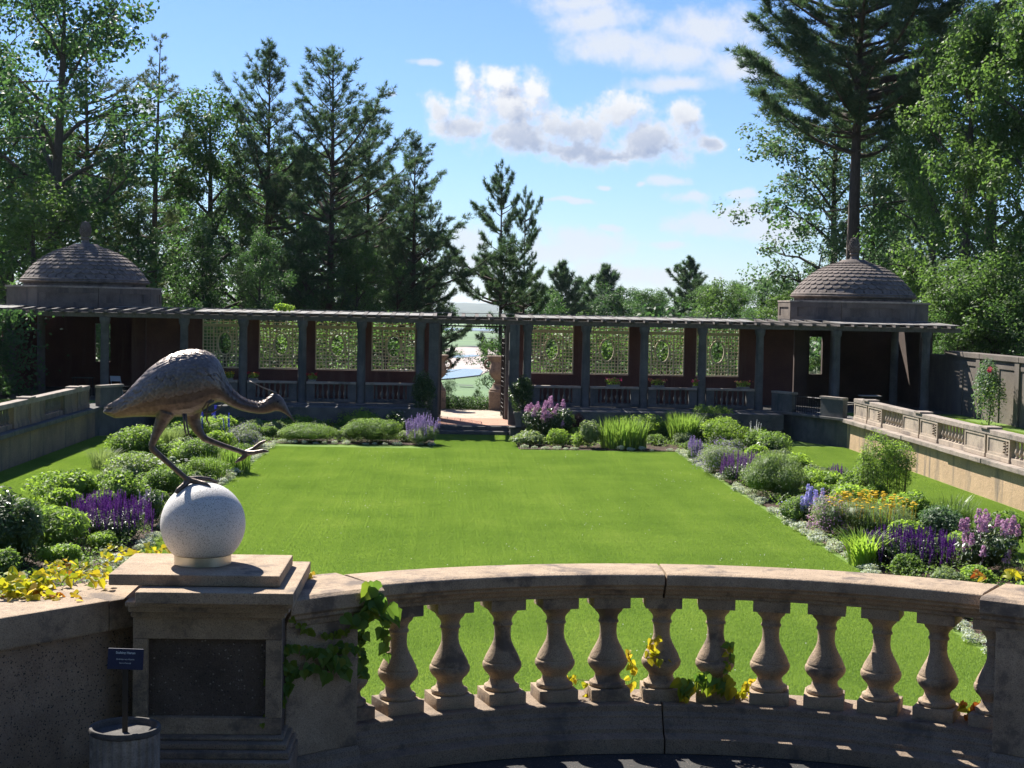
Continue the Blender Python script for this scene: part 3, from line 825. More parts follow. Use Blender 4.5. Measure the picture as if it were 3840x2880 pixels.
def far_balustrades():
    names = ['nearest the gate on its {}', 'second from the gate on its {}', 'third from the gate on its {}', 'outermost, next to the {} pavilion']
    for s in (1, -1):
        side = 'right' if s > 0 else 'left'
        for k, (a, b) in enumerate(zip(PILX[:-1], PILX[1:])):
            x0, x1 = sorted((s * (a + .19), s * (b - .19)))
            t = thing('pergola_balustrade', 'low dark balustrade between pergola columns, ' + names[k].format(side), 'balustrade', ((x0 + x1) / 2, 61.15, 1.08), 'balustrades between the pergola columns')
            MB().box(x0, x1, 61.05, 61.28, 1.08, 1.20).build('rail', M['old_stone'], t, bevel=.01)
            MB().box(x0 - .0, x1 + .0, 61.01, 61.31, 1.80, 1.89).build('coping', M['ledge'], t, bevel=.012)
            MB().box(x0, x0 + .32, 61.06, 61.27, 1.20, 1.80).build('pier', M['old_stone'], t)
            MB().box(x1 - .32, x1, 61.06, 61.27, 1.20, 1.80).build('pier', M['old_stone'], t)
            n = 6
            for i in range(n):
                x = x0 + .32 + (x1 - x0 - .64) * (i + .5) / n
                place('baluster', BALM, (x, 61.165, 1.20), t, scale=(1, 1, .6 / .56))
        # corner parapet with an iron gate gap
        t = thing('corner_parapet', 'dark stepped parapet at the ' + side + ' corner of the garden below the pavilion', 'parapet', (s * 12.8, 58.6, 1.1), 'corner parapets')
        P0, P1 = Vector((s * 11.9, 60.4, 0)), Vector((s * 13.75, 56.5, 0))
        d = (P1 - P0); L = d.length; d.normalize(); n_ = Vector((-d.y, d.x, 0)) * .11
        def seg(u0, u1, z0, z1, nm, m_, w=1.0):
            a, b = P0 + d * (u0 * L), P0 + d * (u1 * L)
            MB().prism([(a + n_ * w)[:2], (b + n_ * w)[:2], (b - n_ * w)[:2], (a - n_ * w)[:2]], z0, z1).build(nm, m_, t, bevel=.008)
        seg(0, .30, 1.1, 1.80, 'wall', M['old_stone']); seg(.0, .31, 1.80, 1.88, 'coping', M['ledge'], 1.25)
        seg(.70, 1, 1.1, 1.76, 'wall', M['old_stone']); seg(.69, 1.0, 1.76, 1.85, 'coping', M['ledge'], 1.25)
        g = thing('iron_railing', 'black iron railing closing the gap in the ' + side + ' corner parapet', 'railing', tuple(P0 + d * (L * .5) + Vector((0, 0, 1.1))), 'corner railings')
        for i in range(12):
            p = P0 + d * (L * (.32 + .36 * i / 11))
            MB().tube([(p.x, p.y, 1.1), (p.x, p.y, 1.78)], .012, 5).build('bar', M['iron'], g)
        a, b = P0 + d * (L * .30), P0 + d * (L * .70)
        MB().tube([(a.x, a.y, 1.74), (b.x, b.y, 1.74)], .016, 5).build('rail', M['iron'], g)
        MB().tube([(a.x, a.y, 1.2), (b.x, b.y, 1.2)], .016, 5).build('rail', M['iron'], g)
far_balustrades()

def side_balustrades():
    for s in (1, -1):
        side = 'right' if s > 0 else 'left'
        t = thing('side_balustrade', ('pale panelled balustrade with short runs of balusters on the sunlit right-hand wall' if s > 0 else 'shaded panelled parapet with sunlit coping along the left-hand wall'), 'balustrade', (s * 14.05, 40, 1.09))
        xc = s * 14.02
        X = lambda a, b: sorted((xc + a * s, xc + b * s))      # a = towards the garden (negative)
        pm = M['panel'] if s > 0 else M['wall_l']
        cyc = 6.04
        y = 55.7
        def box(nm, a, b, y0, y1, z0, z1, m_, bv=.008):
            x0, x1 = X(a, b); return MB().box(x0, x1, y0, y1, z0, z1).build(nm, m_, t, bevel=bv)
        k = 0
        while y > 17:
            # pier: two panels either side of a joint, carved block at the seam
            for (y0, y1, carved) in ((y - 1.74, y, False), (y - 3.6, y - 1.86, True)):
                box('pier_base', -.17, .15, y0, y1, 1.09, 1.22, pm, .02)
                p = box('pier', -.125, .12, y0 + .02, y1 - .02, 1.22, 1.74, pm)
                # frame of the sunk panel
                for (ya, yb, za, zb) in ((y0 + .02, y1 - .02, 1.22, 1.29), (y0 + .02, y1 - .02, 1.67, 1.74), (y0 + .02, y0 + .10, 1.29, 1.67), (y1 - .10, y1 - .02, 1.29, 1.67)):
                    x0, x1 = X(-.15, -.126); MB().box(x0, x1, ya, yb, za, zb).build('panel_frame', pm, p)
                if carved and s > 0:
                    rng = random.Random(k)
                    x0 = X(-.15, -.12)[0]
                    cb = MB()
                    for q in range(9):
                        yy = y0 + .20 + .22 * (q % 2) + rng.uniform(-.02, .02); zz = 1.32 + .04 * q
                        cb.lathe([(.001, -.03), (.03, -.018), (.04, 0), (.03, .018), (.001, .03)], 7, (x0 + .005, yy, zz), cap=False)
                    cb.build('carved_ornament', M['cast_grey'], p, smooth=True)
            box('cap_block', -.22, .22, y - 2.04, y - 1.40, 1.885, 1.945, M['ledge'], .012)
            # baluster run
            y0, y1 = y - cyc + .03, y - 3.63
            box('rail', -.12, .12, y0, y1, 1.09, 1.24, pm, .01)
            if s > 0:
                n = 8
                for i in range(n): place('baluster', BALP, (xc, y0 + (y1 - y0) * (i + .5) / n, 1.24), t, scale=(1.25, 1.25, .5 / .56))
            else:
                n = 8
                for i in range(n): place('baluster', BALM, (xc, y0 + (y1 - y0) * (i + .5) / n, 1.24), t, scale=(1.25, 1.25, .5 / .56))
            box('coping', -.17, .17, y - cyc + .004, y - .004, 1.74, 1.885, M['ledge'], .015)
            y -= cyc; k += 1
    # tall boundary walls behind the raised walks
    for s in (1, -1):
        side = 'right' if s > 0 else 'left'
        t = thing('boundary_wall', 'tall grey panelled boundary wall behind the ' + side + ' raised walk', 'wall', (s * 19.5, 40, TZ))
        a, b = sorted((s * 19.35, s * 19.7))
        MB().box(a, b, 8, 66, .5, 3.35).build('wall', M['outer'], t)
        a, b = sorted((s * 19.24, s * 19.8))
        y = 62.0
        while y > 12:
            MB().box(a, b, y - 4.04, y - .01, 3.35, 3.55).build('coping', M['outer'], t, bevel=.02)
            x0, x1 = sorted((s * 19.27, s * 19.352))
            MB().box(x0, x1, y - 4.06, y - 3.62, TZ, 3.35).build('pilaster', M['outer'], t)
            x0, x1 = sorted((s * 19.31, s * 19.352))
            MB().box(x0, x1, y - 3.62, y - .03, 3.05, 3.20).build('panel_frame', M['outer'], t)
            MB().box(x0, x1, y - 2.0, y - 1.7, TZ, 3.05).build('panel_frame', M['outer'], t)
            y -= 4.06
side_balustrades()

# ------------------------------------------------------------------ domed pavilions
def pavilion(s):
    side = 'right' if s > 0 else 'left'
    cx, cy = s * 16.56, 66.5
    rb = 2.72
    t = thing('domed_pavilion', 'eight-sided pavilion with a shallow scale-tiled dome above the ' + side + ' end of the pergola', 'pavilion', (cx, cy, TZ), 'domed pavilions')
    ap = 2.97                              # half the width of the octagon
    hw = ap
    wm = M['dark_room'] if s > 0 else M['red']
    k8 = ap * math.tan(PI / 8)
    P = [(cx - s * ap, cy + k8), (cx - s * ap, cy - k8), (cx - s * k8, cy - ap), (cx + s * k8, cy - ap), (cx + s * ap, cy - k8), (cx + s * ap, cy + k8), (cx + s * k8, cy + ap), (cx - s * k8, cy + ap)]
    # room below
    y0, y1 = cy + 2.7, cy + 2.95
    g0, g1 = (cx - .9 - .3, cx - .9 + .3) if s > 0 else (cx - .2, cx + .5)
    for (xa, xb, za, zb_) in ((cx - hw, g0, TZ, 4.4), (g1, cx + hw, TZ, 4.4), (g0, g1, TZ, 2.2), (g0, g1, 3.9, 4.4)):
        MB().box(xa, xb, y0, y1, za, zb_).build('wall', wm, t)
    for q in (-1, 1):
        xa, xb = sorted((cx + q * hw, cx + q * (hw - .25)))
        MB().box(xa, xb, 65.3, y0, TZ, 4.4).build('wall', wm, t)
        MB().box(cx + q * (hw - .3) - .28, cx + q * (hw - .3) + .28, 64.5, 65.1, TZ, 4.4).build('pier', wm, t)
        MB().lathe([(.18, 0), (.155, 3.35)], 14, (cx + q * 1.3, 64.4, TZ)).build('column', M['old_stone'], t, smooth=True, angle=40)
    d = MB().prism(P, 4.62, 5.43).build('drum', M['drum'], t)
    Q = [(cx + (x - cx) * 1.022, cy + (y - cy) * 1.022) for x, y in P]
    MB().prism(Q, 5.43, 5.50).build('cornice', M['ledge'], t, bevel=.01)
    MB().prism([(cx + (x - cx) * .985, cy + (y - cy) * .985) for x, y in P], 4.40, 4.62).build('ceiling_slab', M['beam'], t)
    # raised frames round the sunk panels on the three visible faces
    for (pa, pb) in ((P[0], P[1]), (P[1], P[2]), (P[2], P[3])):
        A, B_ = Vector(pa), Vector(pb); L = (B_ - A).length; e = (B_ - A) / L
        nrm = Vector((e.y, -e.x));
        if nrm.dot(Vector((cx, cy)) - A) > 0: nrm = -nrm
        w = .22 if L < 2 else .34
        for (u0, u1, z0, z1) in ((0, w, 4.84, 5.22), (L - w, L, 4.84, 5.22), (0, L, 4.625, 4.84), (0, L, 5.22, 5.428)):
            a_, b_ = A + e * u0, A + e * u1
            MB().prism([tuple(a_ - nrm * .01), tuple(b_ - nrm * .01), tuple(b_ + nrm * .045), tuple(a_ + nrm * .045)], z0, z1).build('panel_frame', M['drum'], d)
    # round base and dome
    MB().lathe([(rb - .20, 5.50), (rb - .20, 5.62), (rb - .04, 5.66), (rb, 5.72), (rb - .07, 5.76), (rb - .05, 5.80), (rb - .12, 5.86)], 64, (cx, cy, 0)).build('dome_base', M['tile'], t, smooth=True, angle=30)
    # spherical cap: base radius r0 at z 5.88, height hh
    r0, hh, zb = rb - .13, 1.46, 5.80
    RR = (r0 * r0 + hh * hh) / (2 * hh); zc = zb + hh - RR
    a1 = math.asin(r0 / RR); a0 = math.asin(.5 / RR)
    prof = [(RR * math.sin(a) * .985, zc + RR * math.cos(a) - .05) for a in np.linspace(a1, a0, 14)]
    dome = MB().lathe(prof, 64, (cx, cy, 0)).build('dome', M['tile'], t, smooth=True)
    rows = 11
    tiles = []
    for i in range(rows):
        a = a1 + (a0 - a1) * i / rows; ap = a1 + (a0 - a1) * (i + 1.45) / rows
        n = 40 if i < 5 else (32 if i < 8 else 24)
        n = 40
        r_lo, z_lo = RR * math.sin(a), zc + RR * math.cos(a)
        r_hi, z_hi = RR * math.sin(max(ap, .02)), zc + RR * math.cos(max(ap, .02))
        w = 2 * PI * r_lo / n * .97
        L = math.hypot(r_lo - r_hi, z_hi - z_lo)
        sl_ = math.atan2(z_hi - z_lo, r_lo - r_hi)
        # scale-shaped tile lying in its own plane: x across, y up the slope
        b = MB(); out = []
        for k in range(7):
            q = PI * k / 6; out.append((-math.cos(q) * w / 2, w * .42 - math.sin(q) * w * .42))
        whi = 2 * PI * r_hi / n * .97
        out += [(whi / 2, L), (-whi / 2, L)]
        nn = len(out)
        b.v = [(x, y, .035 if y < L * .9 else -.01) for x, y in out] + [(x, y, .0 if y < L * .9 else -.04) for x, y in out]
        b.f = [tuple(range(nn)), tuple(range(nn, 2 * nn))[::-1]] + [(k, nn + k, nn + (k + 1) % nn, (k + 1) % nn) for k in range(nn)]
        me = b.mesh('roof_tile', M['tile'], origin=(0, 0, 0))[0]
        for k in range(n):
            ph = 2 * PI * (k + (.5 if i % 2 else 0)) / n
            tiles.append((i, ph, me, (cx + r_lo * math.cos(ph), cy + r_lo * math.sin(ph), z_lo), sl_))
    # nearest to the camera first
    tiles.sort(key=lambda q: q[3][1])
    rest = []
    for j, (i, ph, me, p, sl_) in enumerate(tiles):
        # local y points inward and up
        inw = Vector((-math.cos(ph) * math.cos(sl_), -math.sin(ph) * math.cos(sl_), math.sin(sl_)))
        xx = Vector((-math.sin(ph), math.cos(ph), 0)); zz = xx.cross(inw)
        if zz.z < 0: xx = -xx; zz = xx.cross(inw)
        mt = Matrix((xx, inw, zz)).transposed()
        if j < 300:
            place('roof_tile', me, p, dome, rot=mt.to_euler())
        else: rest.append((me, p, mt))
    b = MB()
    for me, p, mt in rest:
        n0 = len(b.v); b.v += [tuple(mt @ v.co + Vector(p)) for v in me.vertices]; b.f += [tuple(q + n0 for q in f.vertices) for f in me.polygons]
    b.build('roof_tile', M['tile'], dome, kind='stuff')
    zt = zb + hh
    cap_ = MB().lathe([(.80, zt - .20), (.80, zt - .13), (.70, zt - .05), (.55, zt + .02), (.5, zt + .06), (.2, zt + .08), (.13, zt + .22), (.2, zt + .30), (.16, zt + .36)], 24, (cx, cy, 0)).build('finial_base', M['tile'], t, smooth=True, angle=40)
    # pine cone finial
    f = MB(); f.lathe([(.11, zt + .34), (.19, zt + .46), (.215, zt + .62), (.175, zt + .82), (.09, zt + .96), (.02, zt + 1.04)], 16, (cx, cy, 0))
    cone = f.build('pine_cone_finial', M['tile'], t, smooth=True)
    sc = MB()
    for i in range(8):
        z = zt + .42 + i * .075; r = np.interp(z - zt, [.34, .48, .66, .86, 1.0, 1.06], [.11, .20, .215, .165, .085, .02]) + .01
        n = 12
        for k in range(n):
            ph = 2 * PI * (k + (i % 2) * .5) / n
            sc.lathe([(.001, -.05), (.045, 0), (.02, .05)], 5, (cx + r * math.cos(ph), cy + r * math.sin(ph), z), cap=False)
    sc.build('cone_scale', M['tile'], cone, kind='stuff')
    return cx, cy
PAV = {s: pavilion(s) for s in (1, -1)}

# ------------------------------------------------------------------ gate, urns, hedge, planters, furniture
def iron_gate():
    for s in (1, -1):
        side = 'right' if s > 0 else 'left'
        hx = 1.33 * s if s > 0 else -1.33
        t = thing('iron_gate', 'black wrought-iron gate leaf with scrollwork standing open on the ' + side, 'gate', (hx, 64.4, .3), 'leaves of the iron gate')
        ang = R(93) if s > 0 else R(89.6)
        dx, dy = math.cos(ang), math.sin(ang)
        W, H = 1.2, 3.35
        Pp = lambda u, z: (hx + dx * u, 64.42 + dy * u, .30 + z)
        for u in (0.0, W): MB().tube([Pp(u, 0.03), Pp(u, H)], .026, 6).build('stile', M['iron'], t)
        for z in (.08, .62, 1.7, H): MB().tube([Pp(0, z), Pp(W, z)], .018, 6).build('rail', M['iron'], t)
        for u in np.linspace(.2, 1.0, 5): MB().tube([Pp(u, .08), Pp(u, H)], .010, 5).build('bar', M['iron'], t)
        sc = MB()
        for z in np.arange(.35, H - .1, .54):
            for u in (.3, .9):
                sc.tube([Pp(u + .11 * math.cos(a), z + .12 * math.sin(a)) for a in np.linspace(0, 2 * PI, 9)], .011, 4, cap=False)
        sc.build('scrollwork', M['iron'], t)
    t = thing('gate_overthrow', 'thin iron bar spanning the head of the gate opening', 'gate bar', (0, 64.1, 4.1))
    MB().box(-1.37, 1.37, 64.05, 64.10, 4.13, 4.19).build('bar', M['iron'], t)
    for s in (1, -1): MB().box(s * 1.33 - .025, s * 1.33 + .025, 64.05, 64.10, .29, 4.19).build('post', M['iron'], t)
iron_gate()

def urn(cx, lab):
    cy = 70.0
    t = thing('garden_urn', lab, 'urn', (cx, cy, .3), 'stone urns beyond the gate')
    MB().box(cx - .42, cx + .42, cy - .42, cy + .42, .29, 1.15).build('plinth', M['cast_grey'], t, bevel=.03)
    MB().lathe([(.40, 1.15), (.40, 1.22), (.30, 1.30), (.24, 1.45), (.26, 1.5)], 16, (cx, cy, 0)).build('foot', M['cast_grey'], t, smooth=True, angle=40)
    MB().lathe([(.16, 1.5), (.15, 1.62), (.34, 1.80), (.42, 2.0), (.40, 2.2), (.34, 2.4), (.36, 2.55), (.50, 2.68), (.52, 2.74), (.44, 2.76), (.40, 2.6)], 24, (cx, cy, 0), flute=.04, nf=12).build('bowl', M['cast_grey'], t, smooth=True)
    for q in (-1, 1):
        pts = [(cx + q * (.46 + .17 * math.cos(a)), cy, 2.36 + .20 * math.sin(a)) for a in np.linspace(-2.6, 2.6, 12)]
        MB().tube(pts, .05, 6).build('handle', M['cast_grey'], t, smooth=True)
xr = ony(*c8(930, 900), 70.0)[0]; xl = ony(*c8(235, 900), 70.0)[0]
urn(xr, 'weathered stone urn on a block just past the gate, right side')
urn(xl, 'weathered stone urn past the gate, left side, mostly hidden by the jamb')

def chair(cx, cy, rz, lab):
    t = thing('folding_chair', lab, 'chair', (cx, cy, TZ + .004))
    ca, sa = math.cos(rz), math.sin(rz)
    T = lambda x, y, z: (cx + x * ca - y * sa, cy + x * sa + y * ca, TZ + .004 + z)
    for s in (-1, 1):
        MB().tube([T(s * .20, .24, 0), T(s * .20, -.02, .45), T(s * .20, -.20, .86)], .014, 6).build('leg', M['white'], t)
        MB().tube([T(s * .17, -.24, 0), T(s * .17, .18, .45)], .014, 6).build('leg', M['white'], t)
    for nm, pts in {'seat': [(-.2, .2, .44), (.2, .2, .44), (.2, -.18, .43), (-.2, -.18, .43)], 'backrest': [(-.2, -.17, .66), (.2, -.17, .66), (.2, -.215, .87), (-.2, -.215, .87)]}.items():
        b = MB(); q = [Vector(T(*p)) for p in pts]; n = (q[1] - q[0]).cross(q[2] - q[1]).normalized() * .02
        b.add(q + [p + n for p in q], [(0, 1, 2, 3), (7, 6, 5, 4), (0, 4, 5, 1), (1, 5, 6, 2), (2, 6, 7, 3), (3, 7, 4, 0)])
        b.build(nm, M['white'], t, bevel=.006)
p = ony(*crop(0, 1130, 2.765)(1212, 765), 62.4)
chair(p[0], 62.4, R(-8), 'white folding chair in the shade beside a column at the left pavilion')

def table(cx, cy, lab, tm_):
    t = thing('cafe_table', lab, 'table', (cx, cy, TZ + .004))
    z = TZ + .004
    MB().box(cx - .40, cx + .40, cy - .30, cy + .30, z + .72, z + .75).build('table_top', tm_, t, bevel=.006)
    for a in (-1, 1):
        for b_ in (-1, 1): MB().tube([(cx + a * .36, cy + b_ * .26, z), (cx + a * .33, cy + b_ * .24, z + .72)], .018, 6).build('leg', M['iron'], t)
p = ony(*c7(1215, 606), 59.4)
table(p[0], 59.4, 'small pale-topped table on the raised walk below the right pavilion', M['ledge'])
p = ony(*crop(0, 1130, 2.765)(860, 795), 63.0)
table(p[0], 63.0, 'small table in deep shade inside the left pavilion arcade', M['beam'])

# ================================================================== foreground terrace
AC = (-.03, 4.64)            # centre of the curved balustrade
def pol(r, a, z=0.0): return (AC[0] + r * math.sin(a), AC[1] + r * math.cos(a), z)
FZ = 2.9
def terrace():
    pts = [pol(2.56, a)[:2] for a in np.linspace(-.72, .72, 30)] + [(3.2, 6.0), (5, 3.4), (5, -7), (-5, -7), (-5, 3.4), (-3.2, 6.0)]
    struct(MB().prism(pts, 2.5, FZ - .002).build('terrace_floor', M['floor']))
    struct(MB().box(-4.9, 4.9, -6.9, 4.8, -.3, 2.499).build('terrace_base', M['cast_grey']))
    t = thing('terrace_wall', 'curved stone wall below the terrace balustrade', 'wall', pol(2.7, 0, 0))
    MB().arc([(2.52, -.2), (2.95, -.2), (2.95, FZ - .02), (2.52, FZ - .02)], AC, -1.1, 1.1, 40).build('wall', M['cast_grey'], t)
terrace()

def front_balustrade():
    t = thing('front_balustrade', 'curved tan stone balustrade across the bottom of the view', 'balustrade', pol(2.75, .05, FZ))
    cop = [(2.616, 3.735), (2.61, 3.729), (2.61, 3.684), (2.628, 3.675), (2.628, 3.662), (2.652, 3.652), (2.658, 3.634), (2.676, 3.627), (2.676, 3.61), (2.864, 3.61), (2.864, 3.63), (2.89, 3.65), (2.93, 3.68), (2.93, 3.729), (2.924, 3.735), (2.90, 3.74), (2.64, 3.74)]
    for a0, a1 in ((-.533, .0135), (.0172, .577)):
        MB().arc(cop, AC, a0, a1, 26).build('coping', M['cast'], t, bevel=.0025, seg=1)
    rail = [(2.63, 3.105), (2.622, 3.10), (2.622, 3.072), (2.60, 3.058), (2.60, 3.045), (2.59, 3.04), (2.583, 3.018), (2.56, 3.006), (2.56, 2.985), (2.505, 2.972), (2.505, FZ), (2.97, FZ), (2.97, 3.03), (2.93, 3.05), (2.92, 3.105)]
    for a0, a1 in ((-.579, .0138), (.0165, .604)):
        MB().arc(rail, AC, a0, a1, 26).build('base_rail', M['cast_grey'], t, bevel=.002, seg=1)
    # baluster: square plinth and abacus, turned body
    b = MB()
    b.box(-.094, .094, -.094, .094, 0, .058)
    b.box(-.088, .088, -.088, .088, .452, .506)
    prof = [(.082, .058), (.088, .066), (.086, .080), (.070, .088), (.063, .099), (.0585, .116), (.067, .131), (.085, .149), (.0945, .166), (.0965, .179), (.094, .191), (.087, .198),
            (.0885, .201), (.086, .208), (.078, .226), (.067, .246), (.055, .269), (.045, .292), (.0405, .315), (.0402, .336), (.0418, .360), (.0425, .367), (.0485, .371), (.049, .379), (.0445, .385), (.044, .395), (.0475, .408), (.0585, .422), (.0645, .427), (.0705, .440), (.079, .452)]
    b.lathe(prof, 28, cap=False)
    bm_ = b.mesh('baluster', M['cast'], smooth=True, angle=32, origin=(0, 0, 0), bevel=.004, seg=2)[0]
    for k, a in enumerate([-.552] + [-.4575 + .09512 * i for i in range(12)]):
        place('baluster', bm_, pol(2.775, a, 3.104), t, rot=(random.uniform(-.006, .006), random.uniform(-.006, .006), -a + random.uniform(-.04, .04)), scale=(random.uniform(.98, 1.02), random.uniform(.98, 1.02), 1.0))
    # end piers
    for a0, a1 in ((-.727, -.536), (.582, .80)):
        MB().arc([(2.545, 3.04), (2.96, 3.04), (2.96, 3.61), (2.545, 3.61)], AC, a0 + (.002 if a0 < 0 else .026), a1 - (.044 if a0 < 0 else .002), 8).build('pier', M['cast'], t, bevel=.006)
        pc = [(2.505, 3.73), (2.505, 3.672), (2.52, 3.66), (2.52, 3.645), (2.535, 3.635), (2.54, 3.61), (2.97, 3.61), (2.99, 3.65), (2.99, 3.735), (2.53, 3.742)]
        MB().arc(pc, AC, a0, a1, 8).build('pier_cap', M['cast'], t, bevel=.004)
        pb = [(2.545, 3.04), (2.525, 3.025), (2.52, 3.0), (2.49, 2.975), (2.49, 2.955), (2.475, 2.95), (2.475, FZ), (2.98, FZ), (2.98, 3.04)]
        MB().arc(pb, AC, a0 + (0 if a0 < 0 else .024), a1 - (.042 if a0 < 0 else 0), 8).build('pier_base', M['cast_grey'], t, bevel=.004)
    return t
FB = front_balustrade()

def pedestal():
    t = thing('stone_pedestal', 'tan stone pedestal with sunk dark panel carrying the granite ball', 'pedestal', (-2.0, 6.6, FZ))
    R0, R1 = -2.335, -1.722
    yb = 7.05
    f = 6.39
    MB().box(-2.438, -1.732, 6.385, 6.93, 3.815, 3.862).build('cap', M['cast'], t, bevel=.006)
    MB().box(-2.303, -1.662, 6.255, yb, 3.765, 3.813).build('cornice', M['cast'], t, bevel=.005)
    c = t.children[-1]
    for (d, z0, z1) in ((.09, 3.742, 3.764), (.06, 3.715, 3.741), (.03, 3.688, 3.714)):
        MB().box(R0 - d * .2, R1 + d * .6, f - d, yb - .01, z0, z1).build('moulding', M['cast'], c, bevel=.006)
    MB().box(R0, R1, f + .03, yb - .01, 3.19, 3.687).build('body', M['panel_dark'], t)
    b_ = t.children[-1]
    px0, px1, pz0, pz1 = -2.276, -1.787, 3.262, 3.592
    for (x0, x1, z0, z1) in ((R0 - .002, R1 + .002, pz1, 3.688), (R0 - .002, R1 + .002, 3.19, pz0), (R0 - .002, px0, pz0, pz1), (px1, R1 + .002, pz0, pz1)):
        MB().box(x0, x1, f, f + .035, z0 + .0005, z1 - .0005).build('panel_frame', M['cast'], b_, bevel=.003)
    for (d, z0, z1) in ((.04, 3.175, 3.19), (.085, 3.15, 3.175), (.12, 3.12, 3.15)):
        MB().box(R0 - d * .1, R1 + d * .4, f - d, yb, z0, z1 - .0005).build('base_moulding', M['cast_grey'], t, bevel=.006)
    MB().box(R0 - .02, R1 + .055, f - .16, yb, FZ, 3.1195).build('plinth', M['cast_grey'], t, bevel=.006)
M['panel_dark'] = stone('dark_pebbled_panel', (.155, .118, .094), (.09, .07, .058), speck=85, fine=190, blotch=6, bumps=1.0, dist=.006, spk_size=.34)
pedestal()

def parapet():
    t = thing('parapet_wall', 'low pebbly stone parapet wall with smooth coping running off the left edge', 'wall', (-2.9, 6.3, FZ))
    A, d = Vector((-2.34, 6.58, 0)), Vector((-.662, -.749, 0)).normalized()
    n = Vector((-d.y, d.x, 0))
    if n.x > 0: n = -n
    def run(u0, u1, w0, w1, z0, z1, nm, m, bv):
        a, b = A + d * u0, A + d * u1
        MB().prism([(a + n * w0)[:2], (b + n * w0)[:2], (b + n * w1)[:2], (a + n * w1)[:2]], z0, z1).build(nm, m, t, bevel=bv)
    run(-.40, .17, -.012, .42, 3.61, 3.738, 'coping', M['cast'], .008)
    run(.173, 2.4, -.012, .42, 3.61, 3.741, 'coping', M['cast'], .008)
    run(-.38, 2.4, .02, .40, FZ, 3.61, 'wall', M['aggregate'], .004)
parapet()

# ------------------------------------------------------------------ sculpture
BC = Vector((-2.096, 6.675, 4.035)); BR = .1815
def granite_ball():
    t = thing('granite_ball', 'speckled pale granite ball on a metal ring, standing on the pedestal', 'ball', (BC.x, BC.y, 3.862))
    n = 40; prof = []
    for k in range(n + 1):
        a = -PI / 2 + PI * k / n
        if BR * math.sin(a) < -.132: continue
        prof.append((max(BR * math.cos(a), .0005), BR * math.sin(a)))
    MB().lathe(prof, 72, BC).build('ball', M['granite'], t, smooth=True)
    MB().lathe([(.117, 3.862), (.122, 3.864), (.122, 3.903), (.117, 3.906), (.10, 3.906)], 64, (BC.x, BC.y, 0)).build('ring', M['steel'], t, smooth=True, angle=40)
    MB().lathe([(.112, 3.903), (.1175, 3.906), (.1185, 3.913), (.112, 3.915)], 64, (BC.x, BC.y, 0)).build('gasket', M['rubber'], t, smooth=True)
granite_ball()

